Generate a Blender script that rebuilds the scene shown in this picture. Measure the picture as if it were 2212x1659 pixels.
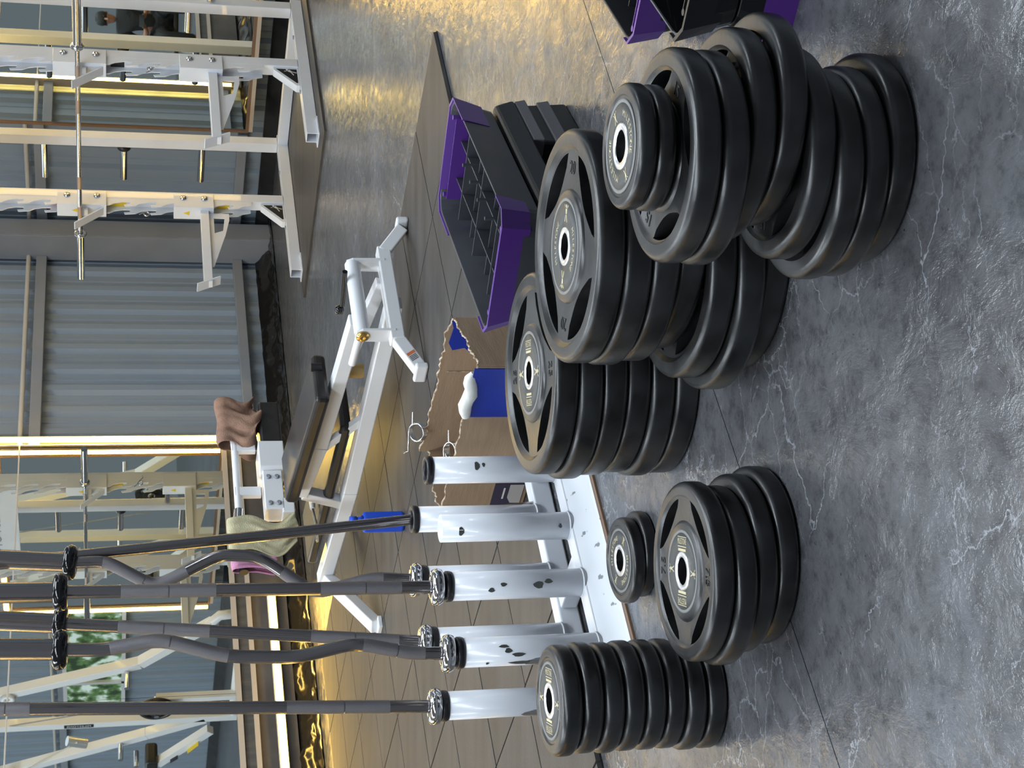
import bpy, bmesh, math, random
from mathutils import Vector, Matrix
random.seed(7)
for o in list(bpy.data.objects): bpy.data.objects.remove(o, do_unlink=True)
S = bpy.context.scene; C = S.collection
# ------------------------------------------------------------------ camera (phone held upright: world up runs to the left of the picture)
HEAD = math.radians(42); PIT = math.atan(871/3400.0); H = 1.21
F = Vector((math.sin(HEAD)*math.cos(PIT), math.cos(HEAD)*math.cos(PIT), -math.sin(PIT)))
Rt = Vector((math.cos(HEAD), -math.sin(HEAD), 0)); Up = Rt.cross(F); Dn = -Up
cd = bpy.data.cameras.new('camera'); cam = bpy.data.objects.new('camera', cd); C.objects.link(cam)
m = Matrix.Identity(4)
for i in range(3):
    m[i][0] = Dn[i]; m[i][1] = Rt[i]; m[i][2] = -F[i]
m[0][3] = 0; m[1][3] = 0; m[2][3] = H
cam.matrix_world = m
cd.sensor_fit = 'HORIZONTAL'; cd.sensor_width = 36; cd.lens = 36*3400/2212.0; cd.clip_start = .05; cd.clip_end = 200
S.camera = cam
# ------------------------------------------------------------------ world, lights, exposure
W = bpy.data.worlds.new('world'); S.world = W; W.use_nodes = True
bg = W.node_tree.nodes['Background']; bg.inputs[0].default_value = (.78, .88, 1, 1); bg.inputs[1].default_value = .16
def area(name, loc, sx, sy, power, col, rot=(0, 0, 0)):
    l = bpy.data.lights.new(name, 'AREA'); l.shape = 'RECTANGLE'; l.size = sx; l.size_y = sy; l.energy = power; l.color = col
    o = bpy.data.objects.new(name, l); C.objects.link(o); o.location = loc; o.rotation_euler = rot; return o
LAMPS = [(-2.6, 1.6), (-2.6, 5.6), (.4, 1.6), (.4, 5.6), (3.4, 1.6), (3.4, 5.6), (4.7, 3.7), (6.6, -1.5)]  # next-to-last lamp is an unseen extra, added to brighten the far wall
for (x, y) in LAMPS:
    area('ceiling_lamp_light', (x, y, 4.26), 2.4, .7, 65, (.8, .905, 1))
VS = S.view_settings
VS.view_transform = 'Standard'; VS.look = 'None'; VS.gamma = 1; VS.use_curve_mapping = False; VS.exposure = .5

# ------------------------------------------------------------------ materials
MATS = {}
def mat(name, col, rough=.5, metal=0, emit=None, es=0, noise=None, bump=0, bscale=40, spec=.5, stretch=(1, 1, 1), coat=0, alpha=1, rvar=0):
    """noise=(scale, second colour, low, high)"""
    if name in MATS: return MATS[name]
    m = bpy.data.materials.new(name); m.use_nodes = True; nt = m.node_tree; b = nt.nodes['Principled BSDF']
    b.inputs['Base Color'].default_value = (*col, 1); b.inputs['Roughness'].default_value = rough; b.inputs['Metallic'].default_value = metal
    b.inputs['Specular IOR Level'].default_value = spec; b.inputs['Coat Weight'].default_value = coat
    if emit: b.inputs['Emission Color'].default_value = (*emit, 1); b.inputs['Emission Strength'].default_value = es
    if noise or bump or rvar:
        tc = nt.nodes.new('ShaderNodeTexCoord'); mp = nt.nodes.new('ShaderNodeMapping'); mp.inputs['Scale'].default_value = stretch
        nt.links.new(tc.outputs['Object'], mp.inputs[0])
    if noise:
        n = nt.nodes.new('ShaderNodeTexNoise'); n.inputs['Scale'].default_value = noise[0]; n.inputs['Detail'].default_value = 6
        r = nt.nodes.new('ShaderNodeValToRGB'); r.color_ramp.elements[0].position = noise[2]; r.color_ramp.elements[1].position = noise[3]
        r.color_ramp.elements[0].color = (*col, 1); r.color_ramp.elements[1].color = (*noise[1], 1)
        nt.links.new(mp.outputs[0], n.inputs['Vector']); nt.links.new(n.outputs['Fac'], r.inputs[0]); nt.links.new(r.outputs[0], b.inputs['Base Color'])
        if rvar:
            mr = nt.nodes.new('ShaderNodeMapRange'); mr.inputs['To Min'].default_value = rough-rvar; mr.inputs['To Max'].default_value = rough+rvar
            nt.links.new(n.outputs['Fac'], mr.inputs[0]); nt.links.new(mr.outputs[0], b.inputs['Roughness'])
    if bump:
        n2 = nt.nodes.new('ShaderNodeTexNoise'); n2.inputs['Scale'].default_value = bscale; n2.inputs['Detail'].default_value = 4
        bp = nt.nodes.new('ShaderNodeBump'); bp.inputs['Strength'].default_value = bump; bp.inputs['Distance'].default_value = .004
        nt.links.new(mp.outputs[0], n2.inputs['Vector']); nt.links.new(n2.outputs['Fac'], bp.inputs['Height']); nt.links.new(bp.outputs[0], b.inputs['Normal'])
    MATS[name] = m; return m
rubber = mat('plate_rubber', (.008, .0083, .009), .34, noise=(11, (.034, .035, .037), .42, .85), bump=.1, bscale=60, rvar=.1, spec=.6)
rubber_num = mat('number_rubber', (.006, .006, .006), .55)
label_m = mat('label_print_grey', (.06, .062, .062), .5, spec=.35)
label_rim = mat('label_rim_grey', (.17, .175, .175), .45)
gold_print = mat('gold_print', (.5, .44, .27), .5)
steel = mat('hub_steel', (.8, .8, .8), .32, .85)
white_p = mat('white_paint', (.68, .705, .75), .3, noise=(5, (.62, .65, .7), .4, .8), coat=.2)
white_b = mat('white_bench_paint', (.72, .725, .74), .3, coat=.2)
scuff_w = mat('white_scuffed_paint', (.66, .69, .73), .3, coat=.2, noise=(26, (.2, .22, .23), .67, .7))
scuff = mat('black_scuff', (.06, .065, .06), .6)
chrome = mat('chrome', (.62, .62, .63), .1, 1)
darkchrome = mat('dark_chrome', (.34, .32, .32), .2, 1)
knurl = mat('knurled_steel', (.2, .19, .2), .4, .9, bump=.5, bscale=900)
blackplastic = mat('black_plastic', (.008, .008, .01), .38)
blackgloss = mat('black_gloss', (.006, .006, .007), .12)
vinylpad = mat('black_vinyl_pad', (.012, .011, .011), .34, noise=(9, (.03, .026, .024), .4, .8))
greyplastic = mat('grey_plastic', (.04, .043, .05), .42, noise=(8, (.055, .058, .066), .4, .7))
blackstep = mat('black_step_plastic', (.012, .0125, .014), .4)
stripe = mat('grey_stripe_print', (.1, .1, .108), .5)
purple = mat('purple_plastic', (.085, .026, .22), .36)
card = mat('cardboard', (.3, .21, .135), .75, noise=(7, (.24, .165, .105), .35, .75), bump=.15, bscale=30, stretch=(1, 1, 8))
cardcore = mat('torn_cardboard', (.5, .4, .29), .9, noise=(60, (.2, .13, .08), .4, .6))
navy = mat('navy_print', (.012, .015, .05), .5)
white_print = mat('white_print', (.6, .6, .6), .6)
blue = mat('blue_plastic', (.01, .07, .55), .3)
bluefilm = mat('blue_film', (.008, .03, .3), .25)
foil = mat('white_foam', (.68, .68, .64), .6, bump=.6, bscale=50)
towel_br = mat('brown_terry', (.3, .175, .12), .95, noise=(30, (.2, .115, .08), .3, .7), bump=.8, bscale=220)
towel_ol = mat('olive_terry', (.5, .46, .3), .95, noise=(30, (.4, .36, .22), .3, .7), bump=.8, bscale=220)
towel_pk = mat('pink_terry', (.55, .26, .4), .95, noise=(30, (.45, .2, .32), .3, .7), bump=.8, bscale=220)
sheet_m = mat('corrugated_sheet_paint', (.28, .34, .41), .42, noise=(1.3, (.24, .295, .36), .3, .75), stretch=(1, 1, .25), spec=.4)
steelwork = mat('grey_steelwork', (.27, .29, .325), .5, noise=(3, (.225, .242, .27), .35, .75))
cream = mat('cream_conduit', (.55, .52, .46), .5)
woodframe = mat('brown_frame', (.2, .115, .07), .5)
woodtrim = mat('pale_frame', (.55, .46, .36), .5)
mirror_m = mat('mirror_glass', (.78, .83, .81), .012, 1)
led_m = mat('warm_led', (1, .85, .5), .4, emit=(1, .64, .14), es=22)
lampglow = mat('white_lamp_diffuser', (.9, .9, .9), .5, emit=(.95, .98, 1), es=2)
red_st = mat('red_sticker', (.45, .03, .04), .5)
yel_st = mat('yellow_sticker', (.72, .5, .02), .5)
orange_st = mat('orange_sticker', (.6, .17, .07), .5)
brass = mat('brass_bolt', (.75, .5, .16), .25, 1)
concrete = mat('concrete_footing', (.3, .29, .27), .8, noise=(12, (.1, .09, .08), .4, .7), bump=.5, bscale=30)
skirt_m = mat('black_rubber_upstand', (.012, .012, .013), .3, noise=(6, (.035, .034, .035), .4, .8), bump=.5, bscale=14)
ceil_m = mat('ceiling_sheet', (.5, .51, .53), .6)
skin = mat('skin', (.3, .14, .085), .55)
blackcloth = mat('black_cloth', (.012, .012, .013), .85)
hair_m = mat('hair', (.01, .008, .007), .6)

def floor_material():
    m = bpy.data.materials.new('vinyl_floor'); m.use_nodes = True; nt = m.node_tree; N = nt.nodes; L = nt.links; b = N['Principled BSDF']
    g = N.new('ShaderNodeNewGeometry'); 
    def noise(sc, det=5, rough=.55, dist=0, stretch=None):
        n = N.new('ShaderNodeTexNoise'); n.inputs['Scale'].default_value = sc; n.inputs['Detail'].default_value = det; n.inputs['Roughness'].default_value = rough; n.inputs['Distortion'].default_value = dist
        if stretch:
            m0 = N.new('ShaderNodeMapping'); m0.inputs['Rotation'].default_value = (0, 0, stretch[3]); L.new(g.outputs['Position'], m0.inputs[0])
            mp = N.new('ShaderNodeMapping'); mp.inputs['Scale'].default_value = stretch[:3]; L.new(m0.outputs[0], mp.inputs[0]); L.new(mp.outputs[0], n.inputs['Vector'])
        else: L.new(g.outputs['Position'], n.inputs['Vector'])
        return n
    def ramp(src, stops):
        r = N.new('ShaderNodeValToRGB'); e = r.color_ramp.elements
        while len(e) < len(stops): e.new(.5)
        for k, (p, c) in enumerate(stops): e[k].position = p; e[k].color = (*c, 1) if len(c) == 3 else c
        L.new(src, r.inputs[0]); return r
    def mix(a, bb, f, mode='MIX'):
        x = N.new('ShaderNodeMix'); x.data_type = 'RGBA'; x.blend_type = mode
        if isinstance(f, float): x.inputs[0].default_value = f
        else: L.new(f, x.inputs[0])
        L.new(a, x.inputs[6])
        if isinstance(bb, tuple): x.inputs[7].default_value = bb
        else: L.new(bb, x.inputs[7])
        return x.outputs[2]
    n1 = noise(1.6, 6, .6); base = ramp(n1.outputs['Fac'], [(.32, (.06, .061, .066)), (.52, (.09, .091, .097)), (.7, (.115, .122, .138))])
    n2 = noise(22, 6, .7); sp = ramp(n2.outputs['Fac'], [(.36, (.35, .35, .36)), (.5, (1, 1, 1)), (.68, (1.35, 1.35, 1.4))])
    col = mix(base.outputs[0], sp.outputs[0], .55, 'MULTIPLY')
    # thin pale veins: broken crack lines
    for sc, w, st, sd, thr in ((1.7, .004, .6, 0, .52), (3.6, .007, .6, .5, .53), (8, .014, .4, -.4, .5)):
        wn_ = noise(2.6*sc, 5, .6); vm = N.new('ShaderNodeVectorMath'); vm.operation = 'MULTIPLY_ADD'; vm.inputs[1].default_value = (.5/sc,)*3; L.new(wn_.outputs['Color'], vm.inputs[0]); L.new(g.outputs['Position'], vm.inputs[2])
        m0 = N.new('ShaderNodeMapping'); m0.inputs['Rotation'].default_value = (0, 0, HEAD+sd); L.new(vm.outputs[0], m0.inputs[0])
        m1 = N.new('ShaderNodeMapping'); m1.inputs['Scale'].default_value = (.55, 1.2, 1); L.new(m0.outputs[0], m1.inputs[0])
        vo = N.new('ShaderNodeTexVoronoi'); vo.feature = 'DISTANCE_TO_EDGE'; vo.inputs['Scale'].default_value = sc; L.new(m1.outputs[0], vo.inputs['Vector'])
        v = ramp(vo.outputs['Distance'], [(0, (1, 1, 1)), (w, (0, 0, 0))])
        br = noise(2.3+sd, 4); bm = ramp(br.outputs['Fac'], [(thr-.03, (0, 0, 0)), (thr+.1, (st,)*3)])
        mm = N.new('ShaderNodeMath'); mm.operation = 'MULTIPLY'; L.new(v.outputs[0], mm.inputs[0]); L.new(bm.outputs[0], mm.inputs[1])
        col = mix(col, (.4, .42, .46, 1), mm.outputs[0])
    # dark pits
    n5 = noise(70, 2, .5); pt = ramp(n5.outputs['Fac'], [(.25, (1, 1, 1)), (.31, (0, 0, 0))])
    n6 = noise(2.2, 2); pm = ramp(n6.outputs['Fac'], [(.48, (0, 0, 0)), (.6, (1, 1, 1))])
    mm = N.new('ShaderNodeMath'); mm.operation = 'MULTIPLY'; L.new(pt.outputs[0], mm.inputs[0]); L.new(pm.outputs[0], mm.inputs[1])
    col = mix(col, (.03, .03, .033, 1), mm.outputs[0])
    L.new(col, b.inputs['Base Color'])
    n4 = noise(6, 4); mr = N.new('ShaderNodeMapRange'); mr.inputs['To Min'].default_value = .08; mr.inputs['To Max'].default_value = .25; L.new(n4.outputs['Fac'], mr.inputs[0]); L.new(mr.outputs[0], b.inputs['Roughness'])
    n7 = noise(13, 6, .66, .4, (1.2, .8, 1, HEAD)); bp = N.new('ShaderNodeBump'); bp.inputs['Strength'].default_value = .5; bp.inputs['Distance'].default_value = .01
    L.new(n7.outputs['Fac'], bp.inputs['Height']); L.new(bp.outputs[0], b.inputs['Normal'])
    b.inputs['Specular IOR Level'].default_value = .5
    return m
def mat_tile_material():
    m = bpy.data.materials.new('rubber_tile'); m.use_nodes = True; nt = m.node_tree; N = nt.nodes; L = nt.links; b = N['Principled BSDF']
    g = N.new('ShaderNodeNewGeometry'); oi = N.new('ShaderNodeObjectInfo')
    m0 = N.new('ShaderNodeMapping'); m0.inputs['Rotation'].default_value = (0, 0, HEAD); L.new(g.outputs['Position'], m0.inputs[0])
    mp = N.new('ShaderNodeMapping'); mp.inputs['Scale'].default_value = (.7, 5, 1); L.new(m0.outputs[0], mp.inputs[0])
    n = N.new('ShaderNodeTexNoise'); n.inputs['Scale'].default_value = 2.2; n.inputs['Detail'].default_value = 6; L.new(mp.outputs[0], n.inputs['Vector'])
    r = N.new('ShaderNodeValToRGB'); e = r.color_ramp.elements; e[0].position = .36; e[0].color = (.04, .036, .034, 1); e[1].position = .66; e[1].color = (.066, .06, .056, 1); L.new(n.outputs['Fac'], r.inputs[0])
    n2 = N.new('ShaderNodeTexNoise'); n2.inputs['Scale'].default_value = 130; n2.inputs['Detail'].default_value = 3; L.new(g.outputs['Position'], n2.inputs['Vector'])
    x = N.new('ShaderNodeMix'); x.data_type = 'RGBA'; x.blend_type = 'MULTIPLY'; x.inputs[0].default_value = .35; L.new(r.outputs[0], x.inputs[6]); L.new(n2.outputs['Fac'], x.inputs[7])
    hs = N.new('ShaderNodeHueSaturation'); mr = N.new('ShaderNodeMapRange'); mr.inputs['To Min'].default_value = .92; mr.inputs['To Max'].default_value = 1.12; L.new(oi.outputs['Random'], mr.inputs[0]); L.new(mr.outputs[0], hs.inputs['Value']); L.new(x.outputs[2], hs.inputs['Color'])
    L.new(hs.outputs[0], b.inputs['Base Color']); b.inputs['Roughness'].default_value = .5; b.inputs['Specular IOR Level'].default_value = .4
    bp = N.new('ShaderNodeBump'); bp.inputs['Strength'].default_value = .25; bp.inputs['Distance'].default_value = .003; L.new(n2.outputs['Fac'], bp.inputs['Height']); L.new(bp.outputs[0], b.inputs['Normal'])
    return m
floor_m = floor_material(); tile_m = mat_tile_material()

# ------------------------------------------------------------------ mesh helpers
def V(*a): return Vector(a)
class MB:
    def __init__(s): s.v = []; s.f = []; s.sm = []
    def add(s, vs, fs, smooth=False):
        b = len(s.v); s.v += [tuple(x) for x in vs]
        for f in fs: s.f.append(tuple(i+b for i in f)); s.sm.append(smooth)
        return s
    def box(s, x0, x1, y0, y1, z0, z1):
        vs = [(x, y, z) for z in (z0, z1) for y in (y0, y1) for x in (x0, x1)]
        return s.add(vs, [(0, 2, 3, 1), (4, 5, 7, 6), (0, 1, 5, 4), (2, 6, 7, 3), (0, 4, 6, 2), (1, 3, 7, 5)])
    def hexa(s, lo, hi):      # two quads (lists of 4 points, same winding)
        return s.add(list(lo)+list(hi), [(3, 2, 1, 0), (4, 5, 6, 7)]+[(i, (i+1) % 4, (i+1) % 4+4, i+4) for i in range(4)])
    def beam(s, p, q, w, h=None, up=(0, 0, 1)):
        p = Vector(p); q = Vector(q); h = h or w; d = (q-p).normalized(); u = Vector(up)
        if abs(d.dot(u)) > .97: u = Vector((1, 0, 0))
        r = d.cross(u).normalized()*(w/2); t = r.cross(d).normalized()*(h/2)
        return s.hexa([p-r-t, p+r-t, p+r+t, p-r+t], [q-r-t, q+r-t, q+r+t, q-r+t])
    def hollow(s, p, q, w, wall=.005, up=(0, 0, 1)):   # open square tube
        p = Vector(p); q = Vector(q); d = (q-p).normalized(); u = Vector(up)
        if abs(d.dot(u)) > .97: u = Vector((1, 0, 0))
        r = d.cross(u).normalized(); t = r.cross(d).normalized(); o = w/2; i = o-wall
        cr = [(-1, -1), (1, -1), (1, 1), (-1, 1)]
        vs = [c+r*(a*k)+t*(b*k) for c in (p, q) for k in (o, i) for a, b in cr]
        fs = []
        for k in range(4):
            n = (k+1) % 4
            fs += [(k, n, n+8, k+8), (k+4, k+12, n+12, n+4), (k, k+4, n+4, n), (k+8, n+8, n+12, k+12)]
        return s.add(vs, fs)
    def tube(s, pts, r, seg=12, cap=True, smooth=True):
        pts = [Vector(p) for p in pts]; rs = r if isinstance(r, (list, tuple)) else [r]*len(pts)
        d0 = (pts[1]-pts[0]).normalized(); u = Vector((0, 0, 1)) if abs(d0.z) < .9 else Vector((1, 0, 0))
        vs = []; n = len(pts); prev = d0.cross(u).normalized()
        for i, p in enumerate(pts):
            d = (pts[min(i+1, n-1)]-pts[max(i-1, 0)]).normalized()
            a = (prev-d*prev.dot(d)).normalized(); prev = a; b = d.cross(a)
            for k in range(seg):
                t = 2*math.pi*k/seg; vs.append(p+(a*math.cos(t)+b*math.sin(t))*rs[i])
        fs = [(i*seg+k, i*seg+(k+1) % seg, (i+1)*seg+(k+1) % seg, (i+1)*seg+k) for i in range(n-1) for k in range(seg)]
        s.add(vs, fs, smooth)
        if cap: s.add(vs[:seg], [tuple(range(seg-1, -1, -1))]); s.add(vs[-seg:], [tuple(range(seg))])
        return s
    def lathe(s, prof, seg=48, c=(0, 0, 0), closed=True, smooth=True, axis=None):
        c = Vector(c); M = Matrix.Identity(3)
        if axis is not None: M = Vector((0, 0, 1)).rotation_difference(Vector(axis).normalized()).to_matrix()
        vs = []; n = len(prof)
        for (r, z) in prof:
            for k in range(seg):
                t = 2*math.pi*k/seg; vs.append(c+M @ Vector((r*math.cos(t), r*math.sin(t), z)))
        fs = []
        for i in range(n if closed else n-1):
            j = (i+1) % n
            for k in range(seg): fs.append((i*seg+k, i*seg+(k+1) % seg, j*seg+(k+1) % seg, j*seg+k))
        return s.add(vs, fs, smooth)
    def prism(s, poly, o, e1, e2, th):      # polygon in plane (o,e1,e2), extruded both ways by th/2 along the normal
        o = Vector(o); e1 = Vector(e1); e2 = Vector(e2); n = e1.cross(e2).normalized()*(th/2); k = len(poly)
        a = [o+e1*x+e2*y for x, y in poly]
        return s.add([p-n for p in a]+[p+n for p in a], [tuple(range(k-1, -1, -1)), tuple(range(k, 2*k))]+[(i, (i+1) % k, (i+1) % k+k, i+k) for i in range(k)])
    def mesh(s, name):
        me = bpy.data.meshes.new(name); me.from_pydata(s.v, [], s.f); me.polygons.foreach_set('use_smooth', s.sm); me.update()
        bm = bmesh.new(); bm.from_mesh(me); bmesh.ops.recalc_face_normals(bm, faces=bm.faces); bm.to_mesh(me); bm.free()
        return me
    def build(s, name, material, parent=None, bevel=0, seg=2):
        return link(name, s.mesh(name), material, parent, bevel, seg)
def link(name, me, material, parent=None, bevel=0, seg=2):
    if material and not me.materials: me.materials.append(material)
    o = bpy.data.objects.new(name, me); C.objects.link(o)
    if parent: o.parent = parent
    if bevel:
        b = o.modifiers.new('bevel', 'BEVEL'); b.width = bevel; b.segments = seg; b.limit_method = 'ANGLE'; b.angle_limit = .7
    return o
def empty(name, loc=(0, 0, 0), rot=(0, 0, 0)):
    o = bpy.data.objects.new(name, None); C.objects.link(o); o.location = loc; o.rotation_euler = rot; o.empty_display_size = .05; return o
def tag(o, label, cat, group=None):
    o['label'] = label; o['category'] = cat
    if group: o['group'] = group
    return o
def struct(o): o['kind'] = 'structure'; return o
def copy_tree(o, parent=None):
    c = o.copy(); C.objects.link(c); c.parent = parent
    for ch in list(o.children): copy_tree(ch, c)
    return c
DG = None
def text_mesh(txt, size, ext=.0004, align='CENTER', spacing=1.0):
    cu = bpy.data.curves.new('text', 'FONT'); cu.body = txt; cu.size = size; cu.extrude = ext; cu.align_x = align; cu.align_y = 'CENTER'; cu.space_character = spacing; cu.resolution_u = 3
    o = bpy.data.objects.new('text', cu); C.objects.link(o); bpy.context.view_layer.update()
    me = bpy.data.meshes.new_from_object(o.evaluated_get(bpy.context.evaluated_depsgraph_get())); bpy.data.objects.remove(o); bpy.data.curves.remove(cu); return me
def xform(me, M):
    me = me.copy(); me.transform(M); return me
def joined(name, meshes):
    bm = bmesh.new()
    for me in meshes: bm.from_mesh(me)
    r = bpy.data.meshes.new(name); bm.to_mesh(r); bm.free(); return r

# ------------------------------------------------------------------ room shell: floor, walls, ceiling
XW, YW = 9.25, 8.52          # inner faces of the two walls that meet in the far corner
fl = struct(MB().box(-6, 9.6, -6, 8.8, -.1, -.004).build('floor', mat('floor_seam', (.012, .012, .012), .6)))
ys = [-6, -2.9, -1.2, .54, 2.272, YW]
for i in range(len(ys)-1):
    for (xa, xb) in ((-6, 3.6), (3.6, 9.4)) if i != 4 else ((-6, 9.4),):
        MB().box(xa+.0015, xb-.0015, ys[i]+.0015, ys[i+1]-.0015, -.004, 0).build('vinyl_sheet', floor_m, fl)

def sheet_profile(n, pitch=.2, d=.03):
    pts = []
    for i in range(n):
        b = i*pitch
        pts += [(b, 0), (b+.05, 0), (b+.075, d), (b+.112, d), (b+.118, d-.006), (b+.13, d-.006), (b+.136, d), (b+.175, d)]
    pts.append((n*pitch, 0)); return pts
def sheet(parent, o, along, normal, h=4.5, n=5):
    """one corrugated panel; profile recedes away from the room along -normal"""
    o = Vector(o); along = Vector(along); nn = Vector(normal); pr = sheet_profile(n); vs = []; k = len(pr)
    for z in (0, h):
        for th in (0, .001):
            for (a, d) in pr: vs.append(o+along*(a+.001)-nn*(d+th)+Vector((0, 0, z)))
    fs = []
    for i in range(k-1): fs += [(i, i+1, i+1+2*k, i+2*k), (i+k, i+3*k, i+1+3*k, i+1+k)]
    return MB().add(vs, fs).build('wall_sheet', sheet_m, parent)
wl = struct(MB().box(-6, XW+.2, YW+.12, YW+.2, 0, 4.5).build('wall_left', steelwork))
for i in range(15): sheet(wl, (XW-i*1.0-1.0, YW+.04, 0), (1, 0, 0), (0, -1, 0))
wr = struct(MB().box(XW+.12, XW+.2, -6, YW+.2, 0, 4.5).build('wall_right', steelwork))
for i in range(14): sheet(wr, (XW+.04, YW-i*1.0-1.0, 0), (0, 1, 0), (-1, 0, 0))
struct(MB().box(-6, XW+.2, -6, YW+.2, 4.5, 4.6).build('ceiling', ceil_m))
# rails (girts) with the conduit that runs above the upper one
def rail(name, a, b, z0, z1): return struct(MB().box(min(a[0], b[0]), max(a[0], b[0]), min(a[1], b[1]), max(a[1], b[1]), z0, z1).build(name, steelwork, bevel=.004))
for k, (z0, z1) in enumerate(((.215, .285), (1.66, 1.735))):
    rail('trim_%d' % (2*k+1), (7.16 if k == 0 else -6, YW-.03), (8.97, YW+.035), z0, z1)
    rail('trim_%d' % (2*k+2), (XW-.03, -6 if k else 7.5), (XW+.035, YW-.02), z0, z1)
struct(MB().tube([(-6, YW-.02, 1.79), (8.96, YW-.02, 1.79)], .017, 8).build('trim_7', cream)); struct(MB().tube([(XW-.02, -6, 1.79), (XW-.02, YW, 1.79)], .017, 8).build('trim_8', cream))
col_o = tag(MB().box(8.95, 9.115, 8.30, 8.53, 0, 4.5).build('steel_column', steelwork, bevel=.006), 'dark grey steel column standing in the corner where the two corrugated walls meet', 'column')
MB().box(8.94, 8.95, 8.29, 8.535, 0, 4.5).box(8.95, 9.12, 8.288, 8.299, 0, 4.5).build('flange', steelwork, col_o, bevel=.003)
# unseen glowing panels added high in both walls to brighten the plate tops
glow_m = mat('added_glow_panel', (.7, .75, .8), .5, emit=(.8, .9, 1), es=.85)
gp_left = struct(empty('glow_panel_left', (0, YW, 0))); gp_right = struct(empty('glow_panel_right', (XW, 0, 0)))
for k in range(7):
    MB().box(8.8-(k+1)*1.6+.03, 8.8-k*1.6-.03, -.03, -.02, 2.75, 3.85).build('lit_pane', glow_m, gp_left); MB().box(8.8-(k+1)*1.6-.03, 8.8-(k+1)*1.6+.03, -.045, .03, 2.7, 3.9).build('pane_frame', steelwork, gp_left)
    MB().box(-.03, -.02, 8.0-(k+1)*1.6+.03, 8.0-k*1.6-.03, 2.75, 3.85).build('lit_pane', glow_m, gp_right); MB().box(-.045, .03, 8.0-(k+1)*1.6-.03, 8.0-(k+1)*1.6+.03, 2.7, 3.9).build('pane_frame', steelwork, gp_right)
# black upstand along the foot of both walls
def crumpled_upstand():
    rnd = random.Random(4); ph = [rnd.uniform(0, 6.3) for _ in range(8)]; vs = []; n, k = 420, 10
    for i in range(n+1):
        x = -6+(XW+6)*i/n
        for j in range(k+1):
            v = j/k; y = YW-.3+.31*v; z = .004+.105*max(0, (v-.45)/.55)**1.6
            w = .012*math.sin(x*9+ph[0]+v*7)+.009*math.sin(x*23+ph[1]-v*9)+.006*math.sin(x*41+ph[2]+v*14)
            vs.append((x, y+w*(.3+v)*.8*(1 if j < k else 0), max(.0015, z+abs(w)*(1.0 if 0 < j < k else .2))))
    m_ = k+1
    return MB().add(vs, [(i*m_+j, (i+1)*m_+j, (i+1)*m_+j+1, i*m_+j+1) for i in range(n) for j in range(k)], True).build('baseboard_left', mat('crumpled_black_sheet', (.012, .011, .01), .16, bump=.35, bscale=18))
struct(crumpled_upstand())
struct(MB().hexa([(XW-.1, -6, 0), (XW+.03, -6, 0), (XW+.03, YW, 0), (XW-.1, YW, 0)], [(XW, -6, .1), (XW+.03, -6, .1), (XW+.03, YW, .1), (XW, YW, .1)]).build('baseboard_right', skirt_m))

# mirrors with their frames
def mirror_left():
    x0, x1, z0, z1 = -5.5, 7.092, .46, 2.12; y = YW-.035
    r = tag(empty('wall_mirror', (0, 0, 0)), 'long wall mirror left of the vertical light strip, behind the standing bars', 'mirror')
    xs = [x1, 5.1, 3.1, 1.1, -.9, -2.9, x0]
    for i in range(len(xs)-1):
        MB().box(xs[i+1]+.001, xs[i]-.001, y, y+.006, z0, z1).build('mirror_pane', mirror_m, r)
    MB().box(x0, x1, y-.012, y+.03, z0-.035, z0-.001).build('bottom_frame', woodtrim, r)
    MB().box(x0, x1, y-.012, y+.03, z0-.13, z0-.1).build('lower_rail', woodtrim, r)
    MB().box(x0, x1, y-.012, y+.03, z1+.001, z1+.03).build('top_frame', woodtrim, r)
    MB().box(x0, x1-.001, y+.012, y+.03, .1, z0-.131).build('kick_board', mat('kick_board', (.085, .075, .068), .3, noise=(5, (.14, .125, .11), .4, .8), bump=.4, bscale=9), r)
    MB().box(x0, x1-.001, y+.007, y+.03, z0-.1, z0-.036).build('backing_board', mat('backing_board', (.09, .085, .075), .3, noise=(4, (.16, .14, .11), .4, .8), stretch=(6, 1, 1)), r)
mirror_left()
def mirror_right(y0, y1, label, ledge=True):
    z0, z1 = .25, 2.12; x = 9.1
    r = tag(empty('wall_mirror', (0, 0, 0)), label, 'mirror', 'brown framed mirrors')
    MB().box(x, x+.006, y0, y1, z0, z1).build('mirror_pane', mirror_m, r)
    MB().box(x-.012, x+.03, y0, y1, z0-.022, z0-.001).build('bottom_frame', woodframe, r)
    MB().box(x-.02, x+.1, y0, y1, z0-.05, z0-.023).build('ledge', woodtrim, r)
    MB().box(x-.012, x+.03, y1+.001, y1+.016, z0-.022, z1+.03).build('side_frame', woodframe, r)
    MB().box(x-.012, x+.03, y0-.016, y0-.001, z0-.022, z1+.03).build('side_frame', woodframe, r)
    MB().box(x-.012, x+.03, y0, y1, z1+.001, z1+.03).build('top_frame', woodframe, r)
    for y in (y0+.1, y1-.1): MB().box(x+.031, XW+.04, y-.03, y+.03, z0, z1).build('batten', steelwork, r)
mirror_right(6.08, 7.352, 'brown framed wall mirror behind the white power rack')
mirror_right(3.6, 5.92, 'brown framed wall mirror further along from the power rack, outside the frame')
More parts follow.
